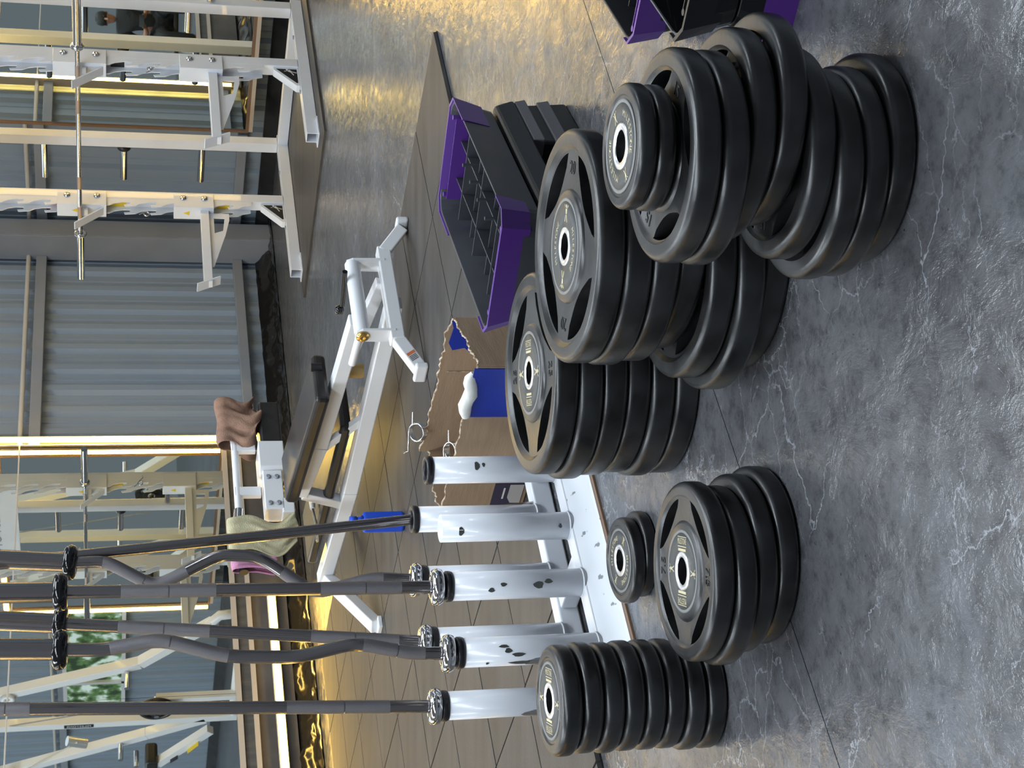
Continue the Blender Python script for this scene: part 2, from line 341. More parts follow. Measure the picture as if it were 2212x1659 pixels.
# warm light strips fixed to the frames
def led(label, p, q, r=.02, lips=True):
    e = tag(empty('light_strip', p), label, 'light strip', 'warm light strips on the mirror frames'); d = Vector(q)-Vector(p)
    MB().tube([(0, 0, 0), d], r, 10).build('glowing_tube', led_m, e)
    n = Vector((0, 1, 0)) if abs(p[1]-YW) < .2 else Vector((1, 0, 0))
    if not lips:
        for k in range(5): MB().box(-.012, .012, r*.6, .06, d.z*(k+.5)/5-.01, d.z*(k+.5)/5+.01).build('mounting_clip', woodtrim, e)
        MB().box(r+.004, r+.008, -r*.3, .075, 0, d.z).build('side_shield', woodtrim, e)  # thin lip added to keep the strip's glow off the wall sheets
        return
    w = d.normalized().cross(n); mb = MB()
    mb.beam(n*(r+.004), d+n*(r+.004), .006, 2*r+.02, up=w)
    for sg in (-1, 1): mb.beam(w*sg*(r+.006)+n*(r*.5), d+w*sg*(r+.006)+n*(r*.5), .004, 1.1*r, up=n)
    mb.build('channel', woodtrim, e)
led('warm vertical light strip on the left mirror edge, meeting the brown towel', (7.12, YW-.05, .19), (7.12, YW-.05, 2.15), .018, lips=False)
led('warm horizontal light strip low on the wall behind the standing bars', (-5.5, YW-.06, .2), (5.85, YW-.06, .2), .019)
led('warm horizontal light strip above the long left mirror', (-5.5, YW-.06, 2.17), (7.0, YW-.06, 2.17))
led('warm horizontal light strip above the brown framed mirrors', (9.08, 3.6, 2.17), (9.08, 7.35, 2.17))
led('warm vertical light strip between the two brown framed mirrors', (9.08, 6.0, .25), (9.08, 6.0, 2.15))
led('warm vertical light strip at the near end of the brown framed mirror', (9.08, 3.55, .25), (9.08, 3.55, 2.15))
# ceiling lamps
for k, (x, y) in enumerate(LAMPS):
    e = tag(empty('ceiling_lamp', (x, y, 4.28)), 'long white ceiling lamp hung in rows above the room', 'ceiling lamp', 'ceiling lamps')
    MB().box(-1.22, 1.22, -.37, .37, .02, .07).build('housing', white_p, e); MB().box(-1.2, 1.2, -.35, .35, .005, .02).build('diffuser', lampglow, e)
    for dx in (-.6, .6): MB().tube([(dx, 0, .07), (dx, 0, .22)], .005, 6).build('hanger', steelwork, e)

# ------------------------------------------------------------------ tiled rubber matting
mt = tag(empty('rubber_matting', (0, 0, 0)), 'brown grey rubber tile matting under the bench and bar holder', 'matting')
TX, TY = .515, .483
tm = MB().hexa([(.002, .002, 0), (TX-.002, .002, 0), (TX-.002, TY-.002, 0), (.002, TY-.002, 0)], [(.004, .004, .012), (TX-.004, .004, .012), (TX-.004, TY-.004, .012), (.004, TY-.004, .012)]).mesh('tile')
MB().box(4.925-14*TX, 4.925, 3.463, 3.463+9*TY, .0005, .003).build('underlay', blackplastic, mt)
for i in range(14):
    for j in range(9):
        o = link('tile', tm, tile_m, mt); o.location = (4.925-(i+1)*TX+random.uniform(-.0008, .0008), 3.463+j*TY, .003+random.uniform(0, .001))
MAT = .0155

# ------------------------------------------------------------------ weight plates
def arc(cx, cz, r, a0, a1, n=4): return [(cx+r*math.cos(math.radians(a0+(a1-a0)*i/n)), cz+r*math.sin(math.radians(a0+(a1-a0)*i/n))) for i in range(n+1)]
def plate_body(R, t, rimw, hub, rb, dep, holes):
    ri = R-rimw; z1 = t/2; zr = z1-dep; zh = z1-.0015
    top = [(.026, zh)]+[(hub-.004, zh), (hub, zh-.002), (hub+.003, zr), (ri-.006, zr), (ri-.001, z1-.004), (ri+.003, z1)]
    top += arc(R-rb, z1-rb, rb, 90, 0, 5)
    bot = [(r, -z) for (r, z) in reversed(top)]
    mb = MB().lathe(top+bot, 72); me = mb.mesh('plate_body')
    if holes:
        o = bpy.data.objects.new('tmp', me); C.objects.link(o)
        cut = MB(); r0, r1, ang = holes
        for k in range(4):
            th = math.pi/4+k*math.pi/2; poly = []; N = 14
            for i in range(N+1):
                a = -ang+2*ang*i/N; poly.append((r1, a))
            for i in range(1, N):
                a = ang-2*ang*i/N; s = abs(a)/ang; poly.append((r0+(r1-r0)*(.78*s**2.2), a))
            cut.prism([(r*math.cos(th+a), r*math.sin(th+a)) for r, a in poly], (0, 0, 0), (1, 0, 0), (0, 1, 0), t*2)
        co = bpy.data.objects.new('tmpc', cut.mesh('cut')); C.objects.link(co)
        b = o.modifiers.new('b', 'BOOLEAN'); b.operation = 'DIFFERENCE'; b.object = co; b.solver = 'EXACT'
        bpy.context.view_layer.update(); me2 = bpy.data.meshes.new_from_object(o.evaluated_get(bpy.context.evaluated_depsgraph_get()))
        bpy.data.objects.remove(o); bpy.data.objects.remove(co); me = me2; me.name = 'plate_body'
    me.materials.clear(); me.materials.append(rubber)
    me.polygons.foreach_set('use_smooth', [True]*len(me.polygons)); 
    try: me.set_sharp_from_angle(angle=.6)
    except Exception: pass
    return me
def figure_mesh(s):
    """small standing lifter emblem: round head, arms up, two legs"""
    mb = MB(); mb.lathe([(0.0001, 0), (s*.16, 0), (s*.16, .0004), (.0001, .0004)], 10, (0, s*.62, 0))
    for poly in ([(-.12, -.05), (.12, -.05), (.2, .42), (-.2, .42)], [(-.2, .42), (-.1, .3), (-.42, .75), (-.52, .68)], [(.2, .42), (.1, .3), (.42, .75), (.52, .68)], [(-.12, 0), (0, 0), (-.22, -.6), (-.36, -.6)], [(.12, 0), (0, 0), (.22, -.6), (.36, -.6)]):
        mb.prism([(x*s, y*s) for x, y in poly], (0, 0, .0002), (1, 0, 0), (0, 1, 0), .0004)
    return mb.mesh('emblem')
TW = text_mesh('MILESTONE', 1.0, .02, spacing=1.05)
tw_w = max(v.co.x for v in TW.vertices)-min(v.co.x for v in TW.vertices)
def block_print(w):
    """brand word on a pale block between two thin lines"""
    s = w/tw_w; ms = [xform(TW, Matrix.Translation((0, 0, .0006)) @ Matrix.Diagonal((s, s*1.9, .004, 1)))]
    h = s*1.0
    ms.append(MB().box(-w/2, w/2, -h*1.25, -h*1.05, 0, .0005).box(-w/2, w/2, h*.95, h*1.1, 0, .0005).box(-w*.45, w*.45, -h*2.2, -h*1.6, 0, .0005).mesh('lines'))
    return joined('print', ms)
def arc_print(r, w, txt='MILESTONE'):
    """lettering set round the hub"""
    ms = []; n = len(txt); sp = w/n
    for i, ch in enumerate(txt):
        a = (i-(n-1)/2)*sp/r; g = CH.setdefault(ch, text_mesh(ch, 1.0, .02)); s = sp*1.5
        ms.append(xform(g, Matrix.Rotation(-a, 4, 'Z') @ Matrix.Translation((0, r, .0005)) @ Matrix.Diagonal((s, s, .004, 1))))
    return joined('print', ms)
CH = {}
KINDS = {  # R, t, rim width, hub r, edge round, recess depth, holes, label r, number, printing style
    'k25': (.2225, .0525, .033, .107, .012, .008, (.119, .178, .6), .092, '25', 'block'),
    'k20': (.2225, .0525, .033, .107, .012, .008, (.119, .178, .6), .092, '20', 'arc'),
    'k15': (.170, .0445, .032, .086, .013, .007, (.098, .134, .5), .076, '15', 'block'),
    'k75': (.168, .042, .028, .092, .012, .006, (.104, .137, .56), .078, '7.5', 'block'),
    'k5': (.1115, .043, .026, .0835, .014, .003, None, .079, None, 'block'),
    'k2': (.0995, .0305, .021, .0765, .009, .002, None, .0745, None, 'arc')}
CACHE = {}
def plate_kind(k):
    if k in CACHE: return CACHE[k]
    R, t, rw, hub, rb, dep, holes, lr, num, style = KINDS[k]; z = t/2-.0015
    d = {'body': plate_body(R, t, rw, hub, rb, dep, holes)}
    d['ring'] = MB().lathe([(.0262, -t/2+.001), (.037, -t/2+.001), (.037, z+.0015), (.0335, z+.0022), (.0262, z+.0015)], 40).mesh('ring'); d['ring'].materials.append(steel)
    d['disc'] = MB().lathe([(.0372, z-.001), (lr-.006, z-.001), (lr-.006, z+.0006), (.0372, z+.0006)], 56).mesh('disc'); d['disc'].materials.append(label_m)
    d['rim'] = MB().lathe([(lr-.006, z-.001), (lr, z-.001), (lr, z+.0009), (lr-.006, z+.0009)], 56).mesh('rim'); d['rim'].materials.append(label_rim)
    zt = z+.0006; rm = (.037+lr-.006)/2; T = Matrix.Translation
    fig = figure_mesh((lr-.043)*.5); word = block_print(.044) if style == 'block' else arc_print(rm-.001, .088); d['words'] = []; d['figs'] = []; d['nums'] = []
    for i in (0, 1):
        w = xform(word, T((0, 0, zt)) @ Matrix.Rotation(math.pi*(i+.5), 4, 'Z') @ T((0, rm+.001 if style == 'block' else 0, 0))); w.materials.append(gold_print); d['words'].append(w)
        w = xform(fig, T((0, 0, zt)) @ Matrix.Rotation(math.pi*i, 4, 'Z') @ T((0, rm, 0))); w.materials.append(gold_print); d['figs'].append(w)
        if num:
            tm_ = text_mesh(num, .036 if R > .2 else .03, .0012); w = xform(tm_, T((0, 0, t/2-dep)) @ Matrix.Rotation(math.pi*i, 4, 'Z') @ T((0, (hub+R-rw)/2, 0))); w.materials.append(rubber_num); d['nums'].append(w)
    CACHE[k] = d; return d
def plate(kind, x, y, z, label, spin=0, tilt=(0, 0), full=True, group=None):
    t = KINDS[kind][1]; d = plate_kind(kind)
    e = tag(empty('weight_plate', (x, y, z+t/2), (tilt[0], tilt[1], spin)), label, 'weight plate', group)
    link('rubber_body', d['body'], rubber, e); link('steel_ring', d['ring'], steel, e)
    for w in d['nums']: link('number', w, rubber_num, e)
    dd = link('label_disc', d['disc'], label_m, e); link('label_rim', d['rim'], label_rim, dd)
    if full:
        for w in d['words']: link('lettering', w, gold_print, dd)
        for w in d['figs']: link('emblem', w, gold_print, dd)
    return e
ORD = ['topmost', 'second', 'third', 'fourth', 'fifth', 'sixth', 'seventh', 'lowest']
HR = Vector((math.cos(HEAD), -math.sin(HEAD)))       # towards the right of the photo, on the floor
HF = Vector((math.sin(HEAD), math.cos(HEAD)))
def stack(kind, c, items, labels, group, spins, top=1):
    """items from the lowest up: (shift to photo left, shift away from camera, tilt)"""
    z = 0; n = len(items); t = KINDS[kind][1]; out = []
    for i, (lx, fy, tl) in enumerate(items):
        p = Vector(c)-HR*lx+HF*fy; k = n-1-i
        ax = HF*math.radians(tl)          # tilt about the viewing direction
        o = plate(kind, p.x, p.y, z, labels[k], spins[i % len(spins)], (0, 0), full=(k == 0), group=group)
        if tl: o.rotation_euler = (Matrix.Rotation(math.radians(tl), 3, (HF.x, HF.y, 0)) @ Matrix.Rotation(spins[i % len(spins)], 3, 'Z')).to_euler()
        z += t+.0004+(.003 if tl else 0); out.append(o)
    return z
SP = math.radians
# six 25s behind the middle
lab = ['black rubber 25 plate lying on top of the stack beside the cardboard box']+['%s plate down in the black stack topped by the 25 plate' % w for w in ('second', 'third', 'fourth', 'fifth')]+['lowest plate of the black stack topped by the 25 plate']
h25 = stack('k25', (2.253, 2.466), [(.0, -.004, 0), (.006, 0, 0), (-.002, .003, 0), (.003, 0, 0), (.011, 0, 0), (0, 0, 0)], lab, 'stack under the 25 plate', [SP(42), SP(10), SP(80), SP(125), SP(33), SP(-42+3)])
lab = ['black rubber 20 plate lying on top of the tall middle stack']+['%s plate down in the tall black stack topped by the 20 plate' % w for w in ('second', 'third', 'fourth', 'fifth', 'sixth')]+['lowest plate of the tall black stack topped by the 20 plate']
h20 = stack('k20', (2.122, 1.965), [(.01, 0, 0), (.05, -.01, 0), (.028, -.005, 0), (-.03, .005, 0), (-.005, 0, 0), (.003, .002, 0), (0, 0, 0)], lab, 'stack under the 20 plate', [SP(12), SP(80), SP(130), SP(33), SP(75), SP(140), SP(-42+78)])
lab = ['black rubber plate directly under the two small plates of the nearest stack']+['black rubber plate, %s under the small plates of the nearest stack' % w for w in ('second', 'third', 'fourth', 'fifth', 'sixth', 'seventh')]+['lowest black rubber plate of the nearest stack, at the bottom right']
h15 = stack('k15', (1.852, 1.512), [(-.005, .0, 0), (.018, 0, 0), (.024, -.004, 0), (-.008, 0, 0), (-.062, .004, 1.5), (-.037, .01, 1.5), (.004, 0, 0), (.002, 0, 0)], lab, 'nearest stack of plates', [SP(12), SP(80), SP(130), SP(33), SP(0), SP(10), SP(25), SP(-42+55)])
plate('k2', 1.86, 1.507, h15+.002, 'lower of two small black plates on the nearest stack', SP(10), group='small plates on the nearest stack')
plate('k2', 1.861, 1.506, h15+.0325, 'small black plate with pale ring on top of the nearest stack', SP(-42-62), group='small plates on the nearest stack')
lab = ['black rubber 7.5 plate on top of the low stack in front', 'second black plate of the low stack under the 7.5 plate', 'third black plate of the low stack under the 7.5 plate', 'lowest black plate of the low stack under the 7.5 plate']
h75 = stack('k75', (1.609, 2.292), [(-.014, .006, 0), (0, .004, 0), (.021, -.004, 0), (.013, 0, 0)], lab, 'low stack under the 7.5 plate', [SP(-42), SP(-42+20), SP(100), SP(-42+1)])
plate('k2', 2.034, 2.85, 0, 'small black plate lying on the floor, half under another small plate', SP(-42+30), group='two small plates on the floor')
plate('k2', 2.034-.743*.014, 2.85+.669*.014, .031, 'small black plate on top of its twin in front of the bar holder', SP(-42+60), (0, SP(-2)), group='two small plates on the floor')
lab = ['small black plate on top of the narrow stack of eight']+['small black plate, %s from the top of the narrow stack of eight' % w for w in ('second', 'third', 'fourth', 'fifth', 'sixth', 'seventh')]+['lowest small black plate of the narrow stack of eight']
h5 = stack('k5', (1.578, 2.71), [(.001, 0, 0), (.002, 0, 0), (-.003, .002, 0), (-.003, 0, 0), (-.003, 0, 0), (-.001, 0, 0), (-.003, 0, 0), (.001, 0, 0)], lab, 'narrow stack of eight small plates', [SP(0), SP(50), SP(20), SP(95), SP(130), SP(77), SP(12), SP(-42+3)])

# ------------------------------------------------------------------ white bar holder
bh = tag(empty('bar_holder', (0, 0, 0)), 'white steel bar holder with eight scuffed upright tubes, holding the bars', 'bar holder')
FA = [2.531, 2.342, 2.164, 1.973]; BA = [2.553, 2.354, 2.161, 1.972]; YF, YB = 3.148, 3.388
MB().beam((1.86, YF, .034), (2.7, YF, .034), .055).build('front_beam', white_p, bh, bevel=.004)
MB().beam((1.86, YB, .034), (2.7, YB, .034), .055).build('rear_beam', white_p, bh, bevel=.004)
for a in (1.885, 2.25, 2.675): MB().beam((a, YF+.03, .034), (a, YB-.03, .034), .045).build('cross_beam', white_p, bh, bevel=.004)
MB().hexa([(1.84, 3.05, .0065), (2.72, 3.05, .0065), (2.72, 3.12, .0065), (1.84, 3.12, .0065)], [(1.84, 3.058, .012), (2.72, 3.058, .012), (2.72, 3.12, .058), (1.84, 3.12, .058)]).build('sloping_plate', scuff_w, bh, bevel=.002)
MB().box(1.82, 2.74, 3.034, 3.12, .0005, .006).build('base_board', mat('base_board', (.17, .1, .06), .6), bh)
tube_z = .4
def scuffs(parent, r, spots):
    for (ang, z, w, h) in spots:
        mb = MB(); n = 10; vs = []
        for k in range(n):
            t = 2*math.pi*k/n; a = ang+math.cos(t)*w/r; q = 1+.25*math.sin(3*t+z*90)
            vs.append(((r+.0006)*math.cos(a), (r+.0006)*math.sin(a), z+math.sin(t)*h*q))
        mb.add(vs, [tuple(range(n))]); s = mb.build('scuff_mark', scuff, parent)
view = math.atan2(-HF.y, -HF.x)
SC = {('F', 0): [(view+.35, .28, .012, .007), (view+.42, .262, .006, .004)], ('F', 1): [(view-.15, .35, .012, .007), (view+.1, .09, .006, .004)],
      ('F', 2): [(view+.15, .27, .005, .008), (view-.2, .3, .006, .008), (view+.05, .18, .009, .013), (view+.3, .155, .006, .01)],
      ('F', 3): [(view+.2, .29, .006, .009), (view-.1, .265, .005, .016), (view-.75, .255, .006, .03), (view-.7, .34, .004, .004), (view+.5, .3, .004, .012)]}
for row, (xs, y) in (('F', (FA, YF)), ('B', (BA, YB))):
    for i, x in enumerate(xs):
        cap = not (row == 'F' and i == 1); zt = tube_z-(0 if cap else .003)
        t = MB().lathe([(.0315, .05), (.0355, .05), (.0355, zt), (.0315, zt)], 32).build('upright_tube', white_p, bh); t.location = (x, y, 0)
        if cap:
            c = MB().lathe([(.027, zt-.006), (.0368, zt-.006), (.0385, zt), (.0385, zt+.008), (.0355, zt+.012), (.029, zt+.011), (.027, zt+.004)], 32).build('rubber_collar', blackplastic, t)
        MB().lathe([(.0354, .0605), (.0385, .0605), (.0354, .065)], 28).build('weld_seam', white_p, t)
        scuffs(t, .0355, SC.get((row, i), []))

# ------------------------------------------------------------------ bars standing in the holder
def bar_obj(name, label, base, top, ez=None, zc=.43, zt=1.318, sleeve_top=True, thin=False, knurls=((.1, .26), (.62, .8))):
    """base/top: (x, y) at zc and zt.  ez: sideways bends [(fraction, offset)]"""
    p = Vector((base[0], base[1], zc)); q = Vector((top[0], top[1], zt)); d = q-p; dn = d.normalized()
    e = tag(empty(name, p), label, 'barbell')
    side = Vector((HR.x, HR.y, 0))
    if thin:
        MB().tube([-dn*.36, d*1.7], .0148, 14).build('shaft', darkchrome, e); return e
    if ez:
        pts = [Vector((0, 0, 0))]+[d*f+side*o for f, o in ez]+[d]
        fine = []
        for a in range(len(pts)-1):
            for k in range(8): fine.append(pts[a].lerp(pts[a+1], k/8))
        fine.append(pts[-1])
        for _ in range(3): fine = [fine[0]]+[(fine[i-1]+fine[i]*2+fine[i+1])/4 for i in range(1, len(fine)-1)]+[fine[-1]]
    else: fine = [d*(k/40) for k in range(41)]
    MB().tube(fine, .0158, 14).build('shaft', darkchrome, e)
    n = len(fine)-1
    for (a, b) in knurls:
        i0, i1 = int(a*n), int(b*n); mid = (i0+i1)//2
        for (s, t) in ((i0, mid), (mid, i1)):
            seg = [v.copy() for v in fine[s:t+1]]; dd = (seg[-1]-seg[0]).normalized(); seg[-1] -= dd*.003
            MB().tube(seg, .0164, 14).build('knurled_grip', knurl, e)
    for (c, sg) in ((Vector((0, 0, 0)), -1), (d, 1)):
        prof = [(.015, -.016), (.034, -.016), (.0425, -.011), (.046, 0), (.0425, .011), (.034, .016), (.015, .016)]
        MB().lathe(prof, 32, c, axis=dn).build('collar', chrome if sg < 0 else blackgloss, e)
    MB().tube([-dn*.015, -dn*.36], .0245, 20).build('sleeve', chrome, e)
    if sleeve_top: MB().tube([d+dn*.015, d+dn*.38], .0245, 20).build('sleeve', darkchrome, e)
    return e
bar_obj('straight_bar', 'thin bare steel rod leaning out of the rear tube nearest the cardboard box', (2.553, YB), (2.462, YB), zc=.41, zt=1.284, thin=True)
bar_obj('curl_bar', 'wavy curl bar standing in the rear row of the holder', (BA[1], YB), (2.44, YB), ez=[(.13, 0), (.3, -.05), (.46, .04), (.58, .04), (.76, -.052), (.9, .008)], zc=.425, zt=1.305, knurls=((.12, .38), (.66, .88)))
bar_obj('straight_bar', 'straight bar with chrome collars standing in the front row of the holder', (FA[2], YF), (2.184, YF), zc=.43, zt=1.319, knurls=((.1, .33), (.61, .86)))
bar_obj('straight_bar', 'straight bar in the rear row, just right of the front wavy bar', (BA[2], YB), (2.257, YB), zc=.425, zt=1.326, knurls=((.08, .33), (.61, .85)))
bar_obj('curl_bar', 'shallow wavy curl bar standing in the front row of the holder', (FA[3], YF), (2.027, YF), ez=[(.1, 0), (.25, .022), (.4, -.012), (.58, -.012), (.75, .026), (.9, 0)], zc=.43, zt=1.316, knurls=((.1, .28), (.58, .84)))
bar_obj('straight_bar', 'long straight bar leftmost in the holder, above the narrow stack of eight', (BA[3], YB), (2.03, YB), zc=.425, zt=1.56, knurls=((.1, .33), (.86, .98)))

# ------------------------------------------------------------------ cardboard box with torn rim
stripe_pale = mat('pale_picture_print', (.38, .37, .38), .6)
cb = tag(empty('cardboard_box', (0, 0, 0)), 'open torn cardboard box behind the 25 plate', 'box')
bx0, bx1, by0, by1, bz, bt = 2.765, 3.07, 3.0, 3.72, .0195, .256
def torn_panel(name, o, e1, w, h, th=.006, amp=.006, dip=None):
    n = 48; random.seed(hash(name) % 99+int(w*100)); poly = [(0, 0), (w, 0)]; z = 0
    for i in range(n+1):
        x = w-w*i/n; z = .6*z+random.uniform(-amp, amp); hh = h+z
        if dip: hh -= dip(x/w)
        poly.append((x, hh))
    p = MB().prism(poly, o, e1, (0, 0, 1), th).build(name, card, cb)
    edge = MB()
    pts = [Vector(o)+Vector(e1)*x+Vector((0, 0, z)) for x, z in poly[2:]]
    edge.tube(pts, .0035, 6).build('torn_edge', cardcore, p); return p
torn_panel('rear_wall', (bx1, by0+.13, bz), (0, 1, 0), by1-by0-.13, bt-.01, amp=.006)
torn_panel('front_wall', (bx0, by0, bz), (0, 1, 0), by1-by0, bt-.015, amp=.004)
torn_panel('end_wall', (bx0, by1, bz), (1, 0, 0), bx1-bx0, bt-.03, amp=.006)
torn_panel('end_wall', (bx0, by0, bz), tuple(Vector((bx1-bx0, .13, 0)).normalized()), .331, bt-.02, amp=.004)
MB().box(bx0, bx1, by0, by1, bz-.002, bz+.004).build('bottom', card, cb)
MB().box(bx0-.0045, bx0-.0035, 3.5, 3.715, bz+.01, bz+.1).build('navy_print', navy, cb)
MB().prism([(0, 0), (.085, 0), (.085, .03), (.06, .042), (0, .042)], (bx0-.0052, 3.505, bz+.012), (0, 1, 0), (0, 0, 1), .0008).build('printed_picture', stripe_pale, cb)
MB().box(bx0-.0056, bx0-.0048, 3.52, 3.57, bz+.066, bz+.071).box(bx0-.0056, bx0-.0048, 3.6, 3.615, bz+.06, bz+.066).build('printed_mark', white_print, cb)
MB().prism([(0, 0), (.03, .012), (.03, .03), (0, .02)], (bx0-.0052, 3.65, bz+.03), (0, 1, 0), (0, 0, 1), .0008).build('printed_picture', mat('brown_picture_print', (.2, .13, .1), .6), cb)
for (yy, s) in ((3.35, 1), (3.16, -1)):
    MB().beam((bx1-.0042, yy, bz+.01), (bx1-.0042, yy, bz+bt-.03), .0012, .003, up=(0, 1, 0)).build('crease', cardcore, cb)
MB().box(bx0-.0065, bx0-.0035, by0+.005, 3.2, bz+.002, bz+bt-.008).box(bx0-.0035, bx0+.03, 3.197, 3.2, bz+.02, bz+bt-.006).build('blue_liner', bluefilm, cb)
mb = MB(); mb.tube([(bx0+.004-.002*i, by0+.03+i*.02, bz+bt-.01+.005*math.sin(i*1.3)) for i in range(9)], [.006, .016, .019, .017, .02, .018, .019, .017, .012], 10); mb.build('white_foam_wrap', foil, cb)
MB().prism([(0, .1), (.15, .1), (.14, .16), (.11, .19), (.12, .225), (.09, .24), (.03, .235), (0, .245)], (bx1-.006, by0+.135, bz), (0, 1, 0), (0, 0, 1), .003).build('blue_liner', bluefilm, cb)
def coil(c, axis, r=.027, turns=4, pitch=.005, legs=.06, label=''):
    e = tag(empty('spring_clip', c), label, 'bar clip', 'spring clips'); ax = Vector(axis).normalized(); u = ax.orthogonal().normalized(); w = ax.cross(u)
    pts = []; n = turns*20
    pts.append((u*r+w*(-legs)-ax*.0)*1.0)
    for i in range(n+1):
        t = 2*math.pi*i/20; pts.append(u*r*math.cos(t)+w*r*math.sin(t)+ax*pitch*i/20)
    pts.append(u*r+w*legs+ax*pitch*turns); pts.append(u*(r+.018)+w*(legs+.006)+ax*pitch*turns)
    MB().tube(pts, .0028, 8).build('spring_wire', chrome, e); return e
coil((3.07, 3.63, .285), (-.5, -.5, .75), label='chrome spring clip hooked over the rear rim of the cardboard box')
coil((2.97, 3.6, .195), (-.35, -.3, .9), label='chrome spring clip lying inside the end of the cardboard box')

# ------------------------------------------------------------------ aerobic steps
def step_deck(L=.7, Wd=.335, hh=.1, caps=(.1, .17), shell_m=None, cap_m=None):
    """upside-down step: open underside up, rim flared, ribs inside, coloured end caps; origin at centre of its lower face"""
    e = empty('aerobic_step'); shell_m = shell_m or greyplastic; cap_m = cap_m or purple
    def ring(l, w, z, n=5, r=.05):
        pts = []
        for cx, cy, a0 in ((l/2-r, w/2-r, 0), (-l/2+r, w/2-r, 90), (-l/2+r, -w/2+r, 180), (l/2-r, -w/2+r, 270)):
            for i in range(n+1):
                t = math.radians(a0+90*i/n); pts.append(V(cx+r*math.cos(t), cy+r*math.sin(t), z))
        return pts
    def shell(l, w, inset, z0, z1, th):
        a = ring(l-2*inset, w-2*inset, z0); b = ring(l, w, z1); c = ring(l-2*th, w-2*th, z1); d = ring(l-2*inset-2*th, w-2*inset-2*th, z0+th); n = len(a); mb = MB(); mb.add(a+b+c+d, [])
        for R0, R1 in ((0, 1), (1, 2), (2, 3)):
            mb.f += [(R0*n+i, R0*n+(i+1) % n, R1*n+(i+1) % n, R1*n+i) for i in range(n)]; mb.sm += [False]*n
        mb.f += [tuple(range(n)), tuple(range(3*n, 4*n))]; mb.sm += [False, False]; return mb
    shell(L, Wd, .02, 0, hh, .006).build('deck_shell', shell_m, e, bevel=.002)
    iw = Wd-.05
    for i, x in enumerate((-.2, -.1, 0, .1, .2)): MB().box(x-.0018, x+.0018, -iw/2+.01, iw/2-.01, .006, hh*(.62 if i % 2 else .75)).build('rib', shell_m, e)
    for y in (-.055*Wd/.335, .055*Wd/.335): MB().box(-L/2+.05, L/2-.05, y-.0018, y+.0018, .006, hh*.72).build('rib', shell_m, e)
    for x in (-.15, -.05, .05, .15):
        MB().tube([(x, .055 if x*20 % 2 > 1 else -.055, .006), (x, .055 if x*20 % 2 > 1 else -.055, hh*.95)], .005, 8).build('peg', shell_m, e)
    for s in (-1, 1):
        cap = MB(); xo = s*(L/2+.003); xi = s*(L/2-caps[0 if s < 0 else 1]); w2 = Wd/2+.004
        outer = [(xi, -w2), (xo-s*.03, -w2), (xo, -w2+.035), (xo, w2-.035), (xo-s*.03, w2), (xi, w2)]
        lo = [V(x-s*(.018 if abs(x) > abs(xi)+.01 else 0), y*.9, .028) for x, y in outer]; hi = [V(x, y, hh+.004) for x, y in outer]; ih = [V(x-s*(.008 if abs(x-xi) > .01 else 0), y*(1-.02), hh+.004) for x, y in outer]; il = [V(x-s*(.026 if abs(x-xi) > .01 else 0), y*.87, .03) for x, y in outer]
        cap.add(lo+hi+ih+il, [])
        for R0, R1 in ((0, 1), (1, 2), (2, 3), (3, 0)):
            for i in range(5): cap.f.append((R0*6+i, R0*6+i+1, R1*6+i+1, R1*6+i)); cap.sm.append(False)
        cap.f += [(0, 6, 12, 18), (5, 23, 17, 11)]; cap.sm += [False, False]
        c = cap.build('end_cap', cap_m, e)
        MB().box(min(xo-s*.055, xo-s*.052), max(xo-s*.055, xo-s*.052), -w2*.7, w2*.7, .03, hh*.92).build('inner_wall', cap_m, c)
        for y in [q*Wd/.335 for q in (-.09, -.03, .03, .09)]: MB().box(min(xo-s*.018, xo-s*.052), max(xo-s*.018, xo-s*.052), y-.0015, y+.0015, .055, hh*.85).build('web', cap_m, c)
        for y in (-.115*Wd/.335, .115*Wd/.335): MB().tube([(xo-s*.035, y, .03), (xo-s*.035, y, hh*.98)], .007, 8).build('peg', cap_m, c)
    return e
st1 = tag(step_deck(), 'upturned dark grey aerobic step with purple end caps, resting on a black step', 'step platform')
st1.location = (2.972, 2.633, .214); st1.rotation_euler = (0, 0, SP(14.5))
def riser_step(L=.68, Wd=.335, top=.205, band=None):
    e = empty('aerobic_step')
    MB().hexa([(-L/2, -Wd/2, top-.06), (L/2, -Wd/2, top-.06), (L/2, Wd/2, top-.06), (-L/2, Wd/2, top-.06)], [(-L/2+.015, -Wd/2+.015, top), (L/2-.015, -Wd/2+.015, top), (L/2-.015, Wd/2-.015, top), (-L/2+.015, Wd/2-.015, top)]).build('deck', blackstep, e, bevel=.012, seg=3)
    for s in (-1, 1):
        x = s*(L/2-.13); r = MB().hexa([(x-.125, -Wd/2+.004, .0), (x+.125, -Wd/2+.004, 0), (x+.125, Wd/2-.004, 0), (x-.125, Wd/2-.004, 0)], [(x-.115, -Wd/2+.012, top-.06), (x+.115, -Wd/2+.012, top-.06), (x+.115, Wd/2-.012, top-.06), (x-.115, Wd/2-.012, top-.06)]).build('riser', blackstep, e, bevel=.008)
        for z0, z1, nm in ((.115, .145, 'upper'), (.05, .085, 'lower')):
            MB().hexa([(x-.124, -Wd/2-.001, z0), (x+.126, -Wd/2-.001, z0), (x+.126, Wd/2+.001, z0), (x-.124, Wd/2+.001, z0)], [(x-.12, -Wd/2+.004, z1), (x+.121, -Wd/2+.004, z1), (x+.121, Wd/2-.004, z1), (x-.12, Wd/2-.004, z1)]).build('grey_band', band or stripe, r, bevel=.003)
    MB().box(-L/2+.25, L/2-.25, -Wd/2+.05, Wd/2-.05, .08, top-.055).build('core', blackgloss, e)
    return e
st2 = tag(riser_step(), 'black step with grey banded risers standing under the upturned step', 'step platform')
st2.location = (2.972, 2.633, 0); st2.rotation_euler = (0, 0, SP(14.5))
